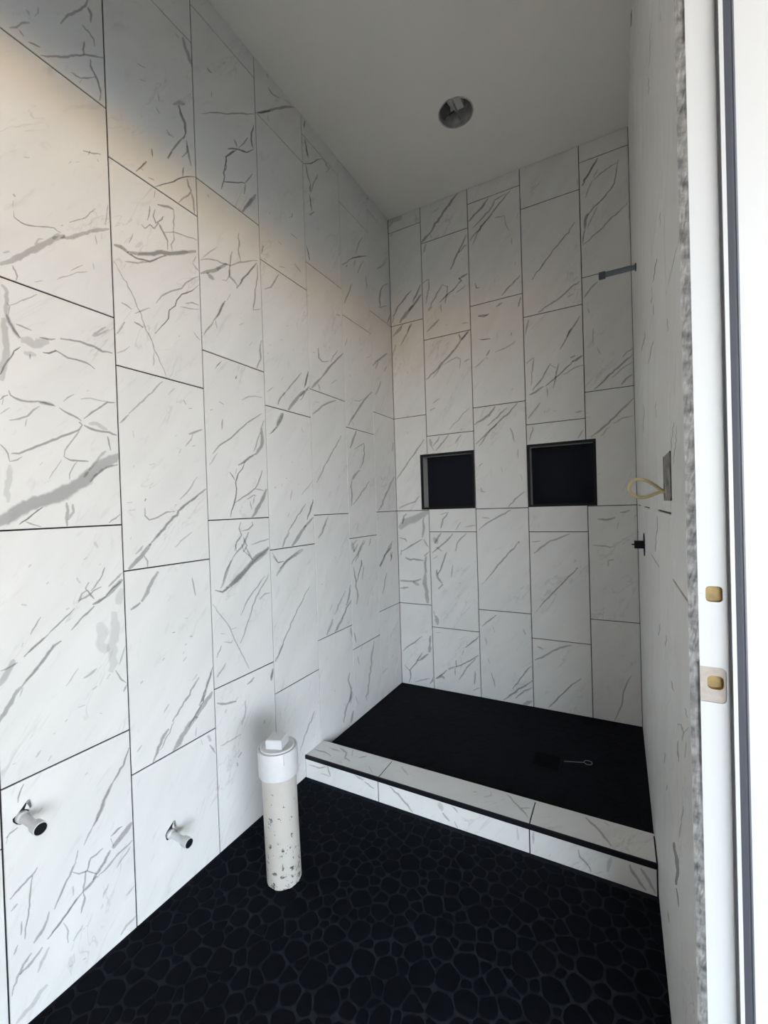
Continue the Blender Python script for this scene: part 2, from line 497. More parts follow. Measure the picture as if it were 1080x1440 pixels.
# ------------------------------------------------------------------ marble veins traced on the tiles
# (plane, x0, y0, zoom, "width darkness: x,y x,y ... ; next") in photo pixels * zoom + offset
VEINS = [
('L', 0, 0, 6.0, "26 .5:740,0 720,50 660,90 560,140 510,200;20 .45:740,60 770,120 765,190;14 .4:690,210 740,260 790,330 800,390;14 .5:710,350 700,420 710,460;20 .5:340,465 430,475 520,482 620,468 720,460 800,475 870,490;16 .5:760,500 770,570 805,640 830,700 850,790 840,850;14 .4:600,610 680,660 740,660 800,650;12 .4:670,700 690,670;22 .45:80,235 140,230 180,195 250,190;12 .4:160,250 200,310;14 .5:240,355 290,375 340,400;18 .3:320,60 320,110 290,140;18 .3:220,80 250,130;14 .45:700,1270 750,1285 850,1305;14 .45:745,1310 760,1270;12 .4:580,1380 600,1360;10 .4:640,1368 670,1366;10 .4:820,1340 830,1365;10 .3:200,1325 250,1330"),
('L', 140, 0, 4.5, "20 .5:525,235 545,310 570,380 590,430;8 .4:480,210 500,240;8 .35:240,400 290,430;8 .35:250,500 290,515;8 .3:370,590 375,640;8 .3:360,680 380,720;22 .55:465,660 500,650 540,660;16 .6:500,665 515,720 540,780 545,840 530,880;14 .5:540,860 500,900 460,950 430,1000;12 .45:550,890 560,950 570,1010 580,1050;10 .35:425,820 440,850 470,870;8 .3:330,940 335,985;8 .45:680,430 710,465;8 .45:710,580 708,615;9 .45:650,718 720,712 790,720 860,718 980,722;9 .55:975,790 960,860 965,920 975,940;12 .6:975,945 930,965 880,945 810,942;9 .5:940,870 910,910 880,935;9 .5:850,880 870,930;8 .6:870,945 830,975 800,990 795,1080;14 .6:1000,715 1040,710 1080,700"),
('L', 140, 200, 4.235, "14 .55:215,175 245,150 280,115;8 .4:245,150 260,170;10 .5:290,210 325,225;9 .55:330,265 380,250 440,235 490,210 540,205 575,210;14 .4:520,20 520,60 490,90;14 .4:430,60 405,100;12 .45:500,150 495,200;12 .45:520,215 530,260 545,290 530,315 495,335 470,360;10 .45:545,300 560,350 565,430;8 .35:310,40 315,90;9 .5:330,290 325,330;9 .5:300,380 295,430 285,465;12 .5:345,370 380,380 430,395 440,400;10 .5:330,400 320,440 335,480 370,460 380,440;8 .4:440,400 445,450 440,540;11 .5:250,490 270,515 300,490 325,515 350,480 370,520 390,555 405,590 405,640;8 .4:440,540 445,580 425,610 435,650;7 .4:380,535 440,535 500,555 580,585;9 .35:200,545 175,600;20 .6:85,610 120,620 150,640 170,660;26 .65:165,655 230,665 300,665 370,655 440,662 500,655 575,650;12 .6:170,665 230,695 300,710 350,690 400,675;12 .4:150,710 230,720 300,712;6 .4:85,710 130,790 185,885 225,985 270,1100 320,1210 360,1310 395,1390;8 .45:130,955 160,970 190,995;10 .45:335,960 370,915 430,885 490,870 510,840 560,810 595,800;9 .55:600,850 550,885 490,905 460,940 450,975 415,1000 410,1050 370,1095 330,1140;10 .5:510,960 550,955 590,970;8 .35:480,980 530,990 590,995;9 .4:210,1020 260,1000 300,985;14 .4:105,1140 130,1105 150,1070;10 .5:205,1070 235,1085 260,1105;8 .3:100,1255 150,1240 180,1215;8 .3:325,1250 320,1330;8 .3:470,1160 480,1150;8 .35:560,1130 580,1160 600,1180;8 .4:555,715 565,700 575,680;8 .4:555,720 575,750 595,770"),
('L', 140, 200, 4.235, "8 .6:755,90 745,160 740,230 725,280;14 .6:750,90 780,65 800,50;8 .6:740,235 800,240 870,245;12 .5:870,240 890,215 910,190;12 .4:870,250 860,310;22 .6:930,310 890,365 850,415;8 .35:645,310 650,330;9 .4:830,540 825,640 840,710;7 .35:700,625 660,650 610,690;9 .45:600,700 650,695 700,705 750,725 780,735 830,715 880,710 940,705;22 .6:600,780 640,770 680,765 720,745 760,725;20 .55:640,775 660,800 680,820;9 .5:790,650 780,700 775,750 775,790 755,825;9 .5:755,825 730,820;10 .5:770,760 775,800 800,825 820,855;13 .55:935,720 900,760 865,800 840,840 815,870;7 .4:780,905 760,940;14 .55:750,945 725,985 705,1030 680,1060;9 .5:680,1060 650,1105 620,1150;7 .5:940,730 935,830 925,930 915,1000 960,995;9 .45:965,1180 955,1240 960,1290 945,1320 935,1350;7 .35:690,1060 700,1110;7 .35:830,1090 860,1075;7 .35:890,1215 910,1190;9 .35:690,1345 720,1310;10 .5:810,1410 815,1390"),
('L', 0, 200, 5.144, "20 .5:95,375 110,395;7 .35:95,420 92,470;9 .5:98,495 100,540 150,580 200,600 280,610 340,612 390,620 440,655;45 .5:0,880 80,860 160,820 240,780 310,745 390,700 470,680;30 .55:440,695 530,685 600,660 680,640 790,628;30 .4:380,700 430,660;18 .3:20,800 70,790;18 .3:250,740 280,700 310,700;14 .5:440,605 455,600;10 .4:500,580 560,562 620,545 650,510 690,480;14 .3:640,600 670,570;14 .4:90,890 110,930 125,970 115,1000;8 .35:780,450 770,550 760,600;8 .35:735,660 735,700;8 .35:690,670 700,740;8 .35:510,930 560,905 600,888;8 .35:410,995 500,965 560,940 630,935;8 .3:670,870 680,920;8 .3:250,1010 310,1000;30 .45:10,1030 40,1060 50,1140 40,1220 60,1290 100,1360 140,1420;10 .35:70,1180 130,1160 200,1130 270,1100;10 .35:50,1160 70,1190 60,1250"),
('L', 0, 440, 4.5, "45 .4:20,30 30,120 40,200 40,270 20,350 10,430;14 .5:40,10 60,60 90,110 130,160;10 .45:100,70 150,90 200,110;55 .35:130,170 170,170 210,200 260,190 310,180;30 .35:150,250 190,260 230,270;12 .6:0,390 30,330 70,280 90,240 130,215;12 .6:190,290 190,260;12 .6:270,250 310,255 360,240;12 .5:250,155 300,165 350,165;14 .5:380,162 440,170 500,180 550,200 600,215 650,245 710,255;12 .5:345,235 390,260 430,285 480,295 530,310 570,330 600,355;16 .3:580,145 620,120 670,90;16 .3:590,150 640,130 690,105;12 .5:55,490 65,520 110,545 170,560 240,560 300,575 350,590;22 .4:250,570 310,575 340,585;10 .5:0,550 20,530 50,520;10 .4:20,540 15,580;12 .4:60,680 120,670 170,655 210,615 250,590;10 .3:170,670 160,720;10 .3:0,640 30,620 60,600;12 .5:375,600 410,625 450,645 490,665 515,685;9 .4:400,560 430,535 470,515;9 .3:550,495 560,490;9 .3:510,545 570,540 630,555 680,560;12 .5:530,670 580,630 630,600 680,565 725,568;16 .5:500,690 520,710 500,740 440,765 380,785 310,815 230,845 180,865 120,890 70,890;14 .5:530,710 580,735 640,750 690,755 740,775;25 .25:560,700 610,700 680,740;12 .4:500,750 470,790 440,830 410,870 405,910;12 .5:405,910 440,930 490,935 560,940;8 .4:490,940 460,980 440,1020 440,1055;8 .3:390,930 350,990 310,1050;10 .3:270,945 250,965;12 .5:680,780 690,830 700,870;18 .35:560,1000 590,960 630,910 670,875;14 .5:745,960 700,970 640,1000 600,1030 570,1070;18 .5:560,1005 530,1040;82 .62:-60,1360 0,1325 60,1290 140,1240 220,1200 300,1180 360,1160 430,1125 490,1085 550,1045 600,995 650,955 700,930 760,905;20 .45:420,1200 430,1250 420,1300 425,1350;18 .4:460,1210 465,1260 430,1310;10 .6:120,1340 190,1290 240,1250 270,1230;9 .4:160,1320 210,1340 260,1355;9 .4:690,1330 730,1300 760,1275;40 .25:60,960 60,1050 40,1120 50,1200;10 .45:0,830 30,860 50,890 60,940;10 .4:60,940 110,930 140,910"),
('L', 140, 500, 4.154, "10 .35:370,150 320,200 270,245 220,295 170,340;12 .45:170,345 140,375 115,395;7 .25:440,190 400,230;10 .4:490,260 505,285;10 .4:520,310 540,308;14 .45:520,460 550,450 600,432;8 .35:545,460 535,490 500,530;8 .35:465,570 475,545;8 .35:540,530 560,525;8 .25:195,440 200,480;8 .25:200,640 200,655;8 .25:290,640 320,630;8 .25:440,470 455,465;14 .55:265,850 270,835;9 .45:265,890 265,935 290,960 340,945 390,915 440,910;8 .35:440,875 450,870;8 .35:470,840 510,800 540,760 570,710;16 .55:620,780 580,810 530,850 480,890 430,945 390,990 340,1050 290,1110;24 .55:300,1100 260,1150 220,1195 170,1250;12 .45:260,1170 280,1200 280,1240;12 .35:210,1160 240,1130 255,1110;8 .3:440,1120 490,1070 540,1030;8 .3:170,905 210,900;8 .3:160,860 190,858;8 .3:180,1075 185,1060;8 .35:685,60 715,30;12 .45:795,135 800,125;10 .4:700,270 725,285;10 .4:720,370 715,430;10 .35:645,320 660,315;7 .3:830,260 870,240 910,238 950,245;9 .5:945,340 890,375 840,415 790,460 740,500 700,525 660,575;8 .3:690,570 640,640;9 .5:960,380 945,420;20 .55:945,420 950,480 945,530 910,580;14 .55:910,575 870,600 840,625 810,640;8 .6:850,620 835,660 810,690 795,740 800,780 795,830 785,870 770,910 765,945;6 .6:760,680 790,730;7 .4:900,560 920,500 940,450;6 .5:800,660 795,690;8 .5:790,860 840,825 880,800 910,775 935,720 950,670;7 .45:860,840 900,815 915,820;8 .4:910,780 960,790;8 .35:905,820 895,870;8 .35:880,850 890,900;18 .6:975,780 960,820 930,880 910,920 890,945"),
('L', 140, 500, 4.154, "8 .5:890,970 895,990 870,1015 830,1025;8 .5:825,972 815,1010 830,1050 800,1090 790,1140;10 .5:870,1030 850,1080 830,1120 800,1150 780,1180;9 .45:840,1060 860,1110 840,1150;7 .4:990,1070 940,1085 885,1105;8 .45:780,1180 760,1220 735,1270 720,1320;8 .4:840,1140 870,1165 890,1190;24 .6:990,1120 950,1155 900,1195 860,1245 820,1290 780,1330 740,1360;10 .4:1075,340 1050,400 1000,455"),
('L', 0, 720, 4.0, "30 .3:530,170 550,200;20 .25:430,370 450,400;18 .25:160,310 175,295;16 .25:120,520 150,525;14 .25:260,405 275,395;16 .25:370,550 390,540;10 .3:470,270 490,255;10 .3:560,300 565,290;12 .5:480,430 530,490;12 .5:480,430 500,395;9 .45:510,445 545,400 575,355 590,310;10 .45:440,500 480,480 530,440 570,420;12 .4:440,510 460,460 490,440;7 .5:420,540 370,590 320,640 270,690;12 .55:270,690 220,735 180,770 135,815;8 .5:550,510 590,480 630,430 680,390;22 .55:600,475 640,430 690,380;16 .55:520,520 560,500 600,475;14 .4:610,420 650,380 690,340;10 .5:530,530 490,570 440,620 400,665;16 .55:345,725 300,755 270,795 230,850 190,900 150,945 120,985;24 .5:120,985 80,1030 50,1090 10,1150 -10,1190;8 .4:230,590 200,640 170,690;8 .3:130,735 120,760;8 .3:130,985 110,1040;36 .45:80,830 50,890 20,940 -10,980;10 .4:100,845 60,870 0,895;60 .2:560,620 580,680 560,740 600,790;50 .22:640,560 650,650 630,760 640,850 620,900;40 .2:690,430 660,520;10 .4:650,890 680,940 715,965;12 .4:715,970 695,1010;8 .3:670,860 690,800 710,750;14 .3:470,935 510,910 545,880;12 .3:520,1000 545,980;8 .25:440,880 400,940 370,980;10 .25:600,940 620,910;12 .2:440,1100 480,1085;12 .2:365,1180 380,1165;12 .2:560,1130 575,1135;12 .2:300,1250 310,1240;12 .2:200,1380 230,1340;12 .2:270,1400 290,1370;12 .2:90,1410 70,1420"),
('L', 0, 1040, 3.6, "7 .5:120,225 100,270 90,320;9 .5:655,40 630,110 600,170 570,220;16 .55:570,220 545,270 520,330 500,380 470,440;8 .35:470,440 440,500 425,535;7 .35:215,345 190,375;7 .3:430,180 445,165;9 .4:90,445 50,475 30,500;9 .3:40,490 30,530;10 .45:190,645 160,690 110,740 50,810;9 .45:165,690 155,760 150,840 135,930 125,1010;8 .35:55,870 90,830;10 .4:110,920 105,990;9 .35:70,1090 90,1040;10 .45:385,620 360,670 330,730 300,800 275,860;7 .4:395,560 380,620;14 .4:250,870 240,910 220,960 190,1000 170,1030;9 .45:365,670 400,680 440,665 490,680;9 .45:440,665 460,600 490,580 520,550;9 .45:435,665 430,720 420,770;24 .5:670,420 640,460 600,510 570,550;8 .5:560,490 600,450 620,440;8 .4:560,500 575,540;12 .5:560,560 530,620 500,665 470,710;8 .4:670,510 630,550 580,600 540,650 490,700;7 .3:660,540 620,600 590,650;16 .5:490,690 450,740 420,770;10 .55:420,770 380,820 340,880 310,920 270,970 240,1010;10 .45:420,770 430,800 410,880;8 .35:320,925 345,970 345,1030;12 .4:215,1050 180,1100 140,1150 100,1190;10 .4:160,1080 110,1160 70,1250 60,1300;14 .25:250,1050 220,1110 190,1180;20 .25:240,1240 180,1320 120,1390 80,1440;8 .25:550,730 520,800;8 .25:640,790 680,740;8 .25:420,940 370,1020;10 .3:420,1115 435,1105;10 .25:350,1150 370,1140;10 .3:690,890 640,940 610,990;8 .3:370,740 370,790"),
('L', 160, 760, 4.0, "22 .5:250,175 220,220 190,290 155,345;14 .5:150,350 95,390;8 .4:440,210 450,260 460,310;14 .45:330,520 345,515;12 .45:428,540 442,538;8 .3:400,440 415,435;8 .3:400,590 410,580;10 .3:390,680 410,655;10 .3:275,675 285,660;12 .3:150,805 165,790;8 .3:390,640 395,625;8 .3:280,970 310,920;7 .25:470,750 440,790;10 .45:480,770 450,820 410,890 370,950 330,1020;16 .45:310,1060 270,1120 245,1190 220,1250;7 .4:340,1020 300,1100 260,1180;12 .55:560,710 540,770 520,830 500,890 480,930;18 .5:555,850 520,900 490,950 460,1000;26 .5:470,990 430,1030 400,1080 365,1140 335,1190;8 .55:520,840 490,930 450,1000 420,1050;8 .3:465,1050 460,1100;8 .3:130,1190 160,1150;26 .35:530,1095 545,1130;14 .45:540,1150 575,1200;8 .3:490,1120 500,1150;20 .5:870,45 830,85 790,120 750,160;30 .55:750,160 720,190 690,220 650,255;14 .55:650,260 610,290 570,280;10 .45:685,20 690,60;10 .4:660,110 640,170 620,230 600,270;9 .4:720,20 730,60;9 .4:745,40 780,110;7 .35:555,360 600,420 640,470 680,560 720,640 760,720;7 .4:870,190 840,250 800,320 780,370 765,430 740,500 710,580;7 .4:850,200 810,260 770,310 740,360 715,420;9 .35:820,330 850,300 880,295;8 .3:600,525 625,525;8 .3:660,500 690,490;8 .35:620,570 660,575 670,560;8 .35:605,590 580,660;8 .35:630,690 580,770;12 .45:790,770 750,810;12 .45:580,915 630,920 690,905;14 .4:895,720 885,790;8 .3:740,900 740,970 720,1040;8 .3:680,910 700,880;8 .3:600,1155 660,1125 715,1090;14 .45:720,1190 700,1220;12 .4:695,1250 697,1270;16 .25:850,1010 845,1030;10 .3:625,970 635,950;8 .35:955,580 935,630 910,680"),
('L', 340, 80, 4.909, "20 .5:105,385 180,375 240,355 310,345 370,345;8 .45:180,402 185,440;7 .4:180,210 210,255 260,285;7 .3:290,290 340,330;10 .45:170,120 185,145;10 .4:190,1090 195,1070;9 .4:325,1108 345,1105 350,1080;10 .55:435,440 430,490;9 .5:435,565 445,620 460,700;10 .5:422,735 480,735 520,710 560,700;7 .4:560,705 600,770;12 .5:450,640 455,680;8 .45:440,740 450,800 465,850 475,880;8 .45:525,810 500,860 485,910 470,950;14 .5:475,880 470,930;8 .5:465,950 475,1000 485,1060;18 .55:470,1090 500,1070;7 .3:610,760 580,800;12 .5:860,970 875,985"),
('L', 350, 320, 5.143, "12 .5:105,130 90,190;10 .4:220,280 260,290;10 .4:330,260 350,290 375,320;8 .3:210,100 240,125;8 .3:300,40 350,80;8 .3:130,245 110,225;12 .45:215,340 185,390 160,430 115,445;10 .3:270,715 285,708;9 .3:230,815 240,810;9 .3:150,850 160,845;9 .3:318,890 328,885;9 .3:132,912 142,905;9 .45:380,1050 340,1100 290,1160 250,1210;14 .45:260,1190 230,1230 210,1280;8 .3:250,1080 235,1100;8 .3:130,1190 180,1150;12 .55:430,1040 415,1100 400,1160;16 .5:435,1150 400,1190 370,1220;26 .55:400,1180 360,1220 320,1270 285,1320;7 .5:410,1190 370,1250;18 .4:240,1340 220,1380 200,1430;9 .5:415,130 430,190 440,240;12 .4:425,495 430,490;14 .4:635,630 660,635;9 .45:500,870 505,940 530,970 580,965;8 .4:590,970 610,930 640,890;16 .5:685,910 640,950 600,990 560,1040 520,1090;20 .5:520,1090 480,1130 455,1160;8 .4:500,1130 515,1180;8 .25:590,1130 640,1100;10 .3:460,900 480,905;14 .4:630,1250 580,1265 530,1290 500,1320 460,1350;8 .3:480,1260 510,1265;20 .5:675,270 710,250;14 .5:705,285 710,270;10 .5:710,250 750,220 800,210 850,205;8 .35:770,230 760,280;8 .35:830,240 800,290 785,330;8 .3:820,70 790,130 770,190;9 .45:745,405 730,450 700,520 690,550;7 .35:845,350 850,440;10 .35:850,940 870,935;14 .45:890,1190 850,1230 820,1270 780,1330 740,1390 720,1430;8 .35:760,1250 800,1255 820,1240;8 .3:730,1060 735,1080;8 .3:692,860 710,800;9 .35:990,250 960,280 920,300;10 .45:1005,405 970,420 950,460 945,580 1000,565;9 .5:1020,630 1000,690;14 .45:895,1000 920,970 960,940 1000,910;12 .4:915,1020 935,970;8 .35:1000,1000 980,1040;9 .4:955,1110 940,1160 915,1210"),
('L', 360, 560, 5.143, "18 .4:195,105 180,150 150,200;10 .4:150,205 125,240 95,260;8 .3:330,210 340,250;12 .4:258,465 264,460;10 .4:218,580 224,575;9 .35:328,515 334,512;12 .4:135,650 145,640;8 .3:185,635 190,620;8 .3:300,625 310,620;7 .25:250,740 260,660;8 .35:230,860 240,830;9 .45:360,765 330,810 290,870 260,920 230,970;14 .4:240,970 210,1020 190,1080;12 .55:415,730 395,800 370,880;14 .5:415,860 380,900 340,940;24 .5:360,920 320,980 290,1030 260,1070;8 .25:410,600 330,700;14 .4:340,1090 290,1120 240,1160 200,1200 170,1234;8 .35:120,1140 160,1190 200,1180;9 .4:615,270 590,320 560,370 530,430 490,500 460,570 440,610;14 .4:520,860 500,910 480,970 450,1010;8 .35:695,165 705,200;14 .45:725,235 705,290 680,360;8 .4:780,325 740,350 710,370;9 .45:780,325 785,400 775,460 750,510;18 .5:750,520 720,550 695,590;10 .45:695,590 685,640 695,710 690,780;9 .4:820,600 780,660 740,720 700,770;7 .25:740,900 730,960;18 .4:695,1040 710,1110;9 .45:780,1025 750,1090 720,1150 690,1200;7 .4:830,1010 815,1070;7 .35:760,1170 765,1220;9 .35:700,1060 730,1025;10 .35:990,320 985,380;12 .45:1000,565 965,640 930,720 900,790 885,815;7 .35:910,640 950,625;7 .3:905,570 910,590;7 .3:905,780 910,800;8 .45:990,1030 950,1100 920,1160 900,1210;12 .4:980,1080 940,1120;9 .4:985,1110 970,1180;10 .4:920,1180 890,1215;9 .3:880,870 890,860"),
('L', 370, 760, 4.8, "16 .4:270,65 220,100 170,130 130,180 90,240;8 .35:60,80 100,150 140,140;8 .4:315,310 280,370 240,450 200,540 160,630 120,730 80,820;8 .35:350,1150 310,1240 280,1320 250,1420;12 .4:65,870 55,940;10 .3:486,117 492,110;10 .3:394,297 402,293;8 .35:555,340 520,420 480,500;14 .35:470,530 450,590 430,640;10 .5:590,300 580,370 560,440;12 .5:600,400 560,460 530,530;18 .5:540,520 510,570 485,620;7 .25:470,430 450,480;18 .35:590,590 600,650;12 .4:585,890 575,940 595,1000 590,1060 560,1140 545,1230;18 .3:600,1020 590,1100;14 .4:610,1150 590,1230;8 .3:480,1020 490,1010;8 .3:550,1100 555,1115;8 .45:665,130 650,210 630,280;10 .4:610,180 625,260 625,310 640,370 630,430;8 .35:620,150 660,60 690,0;8 .3:680,170 670,260;10 .35:640,20 610,80;10 .4:615,620 630,690;10 .35:750,680 735,760 725,860 715,960 700,1080;8 .25:640,780 650,840;8 .25:625,1050 640,1100;9 .3:670,700 660,740;8 .45:870,20 840,80 800,150;14 .45:800,150 790,180;8 .35:860,80 865,130;8 .4:835,220 820,300 805,360;10 .2:825,540 830,550;10 .2:870,790 880,770;10 .2:890,680 900,670;10 .2:800,900 840,860"),
('B', 540, 200, 5.143, "50 .35:30,570 80,555 130,535;12 .45:40,610 60,580;14 .4:45,680 60,665;10 .45:200,1070 150,1130 100,1190 60,1260;12 .5:265,1030 240,1090 210,1160;16 .5:270,1100 220,1170 180,1220;22 .5:210,1180 160,1240 115,1305;9 .35:75,1250 60,1310;16 .5:540,360 490,420 440,490 400,550 360,610 330,660;20 .5:330,660 300,690 270,725;8 .35:330,660 345,690;8 .3:340,430 335,460;10 .25:350,510 400,470;9 .35:305,735 285,800;12 .45:595,670 570,730 540,790 510,850 480,920;9 .35:540,800 580,750 600,740;14 .5:605,950 570,970 540,990;16 .5:540,980 560,1000 540,1020;9 .5:540,1020 500,1070 470,1090 440,1120 400,1160;9 .4:420,1030 400,1070 360,1140 320,1210;9 .4:420,1030 460,1045;9 .4:460,1040 455,1100 440,1170;8 .4:280,1020 325,990 325,1060 300,1170;12 .45:320,1220 350,1190;8 .35:410,1170 415,1230;8 .3:590,1030 520,1090;14 .35:400,1280 350,1330 310,1370;10 .3:385,1335 392,1325;10 .3:450,1322 460,1315;10 .3:560,1310 610,1305;14 .5:755,405 720,455 670,510 610,575;10 .5:915,345 870,400 820,460 770,530 720,590 670,650 620,715;10 .4:880,370 800,420 760,500 700,560 640,620;8 .35:730,570 680,650 640,740;7 .3:870,530 880,590 905,640;7 .3:925,690 925,740;7 .3:950,860 945,890;7 .3:970,510 960,550;7 .3:800,550 870,530;14 .45:660,1020 670,1055 690,1050;10 .4:985,960 940,1010 890,1060 850,1110;12 .4:855,1160 810,1190;12 .4:680,1258 720,1262 760,1240;14 .4:990,1120 970,1190;9 .3:915,1395 925,1375;8 .3:700,1425 770,1420;10 .4:540,1380 550,1430;12 .4:610,1372 560,1430;8 .4:130,1335 90,1390;8 .4:205,1315 165,1370"),
('B', 720, 170, 5.144, "9 .3:470,420 475,460;9 .45:455,730 420,780 370,850 310,920 260,990 210,1060 150,1140;14 .4:140,1147 155,1143;12 .4:490,1160 430,1200 380,1250 320,1300 260,1335 190,1385;8 .3:450,1250 400,1275;8 .3:490,1300 470,1322;14 .55:620,268 590,320 550,390 505,470;9 .4:755,300 700,340 640,380 590,430;10 .35:620,350 590,410;8 .35:585,430 550,500 530,560;9 .5:770,280 760,330 750,400 740,450 710,500 660,560 620,600 580,640 545,690;20 .55:550,670 530,720 525,780;9 .5:530,780 515,850 510,890;8 .35:620,620 570,720 545,780;9 .4:835,590 780,650 710,710 660,770 600,820 550,870 510,900;12 .4:620,1165 570,1210 520,1280;8 .3:545,1350 560,1390;8 .3:845,670 845,710"),
('B', 540, 440, 4.8, "9 .4:130,75 90,120 60,160;9 .4:185,70 150,150 110,220;12 .3:80,215 60,290;10 .25:75,312 82,305;10 .25:153,408 162,395;10 .25:108,355 115,340;12 .45:570,120 530,170 490,230 440,290 400,330 350,390 285,450;14 .3:505,150 530,180;8 .3:400,350 440,325 490,300 515,310 510,375;8 .3:400,340 360,400 330,440;12 .4:310,660 345,640;8 .3:330,610 380,575;7 .25:580,640 520,700 440,790;9 .4:270,850 240,900 200,960 150,1030 110,1090 75,1130;10 .35:240,1235 210,1275 150,1295 100,1320;22 .35:310,850 320,900;10 .35:375,835 330,900;10 .35:440,820 400,870 350,930;10 .35:520,822 500,850 480,880;9 .35:320,900 340,930;14 .4:635,20 700,15;10 .3:540,330 580,310;12 .4:690,290 715,250;12 .4:690,300 695,310;7 .3:890,190 830,230 750,265;7 .3:640,180 720,175;12 .35:858,152 864,140;8 .25:610,370 680,310;8 .25:870,510 860,520;16 .4:750,630 710,690 660,725 610,755;9 .45:900,608 850,670 790,720 730,780 680,830 620,885;10 .35:830,640 770,700 700,760;9 .35:760,750 690,830 640,900;7 .35:850,775 870,820 880,870;7 .35:905,920 905,980;12 .35:640,1035 665,1015;12 .35:655,1180 660,1205 685,1210;7 .25:790,1040 800,1080;7 .25:920,1090 935,1130;10 .35:950,1205 900,1245 840,1310"),
('B', 720, 420, 4.5, "9 .45:430,110 400,160 365,210 340,260 305,320;12 .4:375,190 345,240;9 .35:105,130 90,200 85,230;14 .5:445,360 410,385 380,400;14 .5:370,375 400,360;12 .45:390,390 370,410;9 .5:380,410 340,440 300,480 270,505 240,530 210,555;9 .4:245,410 220,450 180,520 130,580;9 .4:245,420 280,440;9 .4:295,410 280,470 270,530 260,565;8 .3:450,420 390,440 320,480;8 .35:90,410 140,375 130,450 120,550;12 .4:110,610 150,590 200,555;8 .35:220,560 225,620;10 .3:180,660 140,710 100,760;10 .3:400,720 450,710;9 .25:203,722 210,710;9 .25:265,710 280,710;9 .35:130,810 110,900;9 .3:450,830 415,885;8 .3:485,70 490,90;8 .3:515,190 510,280;8 .3:540,310 560,350;12 .45:770,350 710,400 650,450 600,500 560,540 520,575;8 .4:765,310 700,370;7 .35:770,400 700,440 630,500;12 .4:765,480 720,510 690,545;12 .4:770,630 720,680 660,740 610,790 560,830 500,875;8 .3:765,740 700,755 640,790;10 .25:620,810 560,870;10 .25:555,1105 545,1118"),
('B', 540, 700, 4.645, "45 .45:100,200 140,160 200,140 260,105 290,95;12 .4:120,170 130,120 150,105;16 .35:260,130 260,200 250,260;10 .45:250,270 200,300 150,330 115,350;14 .4:115,340 110,375;10 .4:100,260 140,270 150,290;9 .35:260,270 280,310 300,330;12 .45:140,390 170,405 220,405 260,410;16 .4:275,380 270,450 270,500;26 .4:270,500 265,560 280,610 285,690;14 .4:105,540 160,545 200,545 245,530;24 .35:190,550 230,570;12 .4:105,590 160,585;10 .35:300,350 260,380;9 .4:250,905 200,945 150,975 125,1000;16 .45:305,900 300,960;22 .45:300,960 295,1010;14 .45:290,1020 250,1050 220,1065;8 .5:250,1010 210,1080 170,1125 175,1170 165,1205;7 .3:135,1090 170,1130;8 .35:300,1180 250,1190 200,1205;12 .45:330,1170 300,1215;10 .4:420,92 385,140 370,200;9 .35:410,95 370,110;8 .35:500,160 470,210;8 .3:600,180 530,190;26 .35:325,260 350,300;14 .4:375,230 330,300;10 .45:450,235 400,290 350,330 315,360;9 .35:540,230 490,280 465,350;12 .45:410,355 390,410 370,470 350,500;16 .4:345,470 350,520 380,560;20 .45:385,565 355,595;9 .35:340,320 380,350;9 .35:320,400 350,380;10 .25:450,440 440,520;10 .25:490,560 500,555;24 .4:340,770 350,830;10 .4:325,740 335,780;10 .45:620,905 580,940 530,980;9 .45:615,1030 560,1065 500,1095 460,1105;20 .45:460,1105 420,1120;10 .45:410,1125 370,1160 340,1180;20 .5:340,1180 380,1165 395,1180;8 .4:470,1060 475,1110;8 .35:465,1110 465,1160;8 .4:600,1050 540,1110 490,1190;8 .4:595,1130 590,1220;8 .35:580,1260 630,1240;9 .25:520,1000 510,1030;9 .25:340,880 370,880;9 .4:830,80 770,110 700,150 640,190 620,210;9 .3:640,130 690,135;9 .45:880,290 830,345 780,400 730,460 690,510 665,540;14 .45:876,286 886,294;7 .3:665,540 640,565;9 .4:735,765 690,800 640,840;14 .35:910,860 925,895;8 .25:710,840 725,880;8 .25:680,1050 690,1080;8 .25:660,910 670,960;8 .3:700,1140 720,1200 725,1240;10 .4:960,1100 890,1180 840,1250;12 .45:970,1195 900,1240 840,1280 780,1320;10 .4:975,1240 920,1260 860,1310;24 .4:970,1330 910,1350"),
('B', 730, 700, 4.361, "12 .35:310,222 250,245 190,265 150,295 90,340;8 .3:80,270 130,265;9 .45:355,435 320,470 280,510 240,550 200,590 160,630 125,675;16 .4:350,434 362,430;7 .25:125,675 100,705;12 .35:325,905 250,920 190,950 140,980 95,995;8 .3:110,910 150,930;9 .45:375,1115 320,1150 280,1190 230,1240 180,1285;16 .4:370,1115 382,1111;14 .4:480,130 540,135 590,120;12 .4:620,90 680,75;10 .25:610,150 600,190;8 .3:450,290 510,295 580,300;12 .4:545,385 580,380;12 .35:545,390 548,420;8 .2:450,500 465,490;8 .2:500,410 530,405;10 .4:690,1090 660,1140 640,1190 630,1270 600,1340 585,1365;10 .25:690,1010 690,1030;10 .2:452,1172 462,1168"),
('T', 420, 1020, 4.154, "8 .35:90,140 150,155 190,180;10 .35:240,130 280,160 270,190 300,210;8 .3:320,140 310,180;8 .3:350,190 400,180;9 .35:410,240 430,275;8 .3:180,130 240,150;12 .3:1020,388 1040,390;9 .25:600,240 640,290"),
('F', 420, 1020, 4.154, "8 .4:60,230 120,250 170,240 185,300;8 .3:130,280 180,300;12 .35:330,290 380,320;8 .4:385,330 440,370;9 .4:530,355 580,400 620,450 665,505;30 .35:820,450 840,500;12 .4:840,510 880,560;8 .35:890,460 930,510;8 .3:910,560 930,600"),
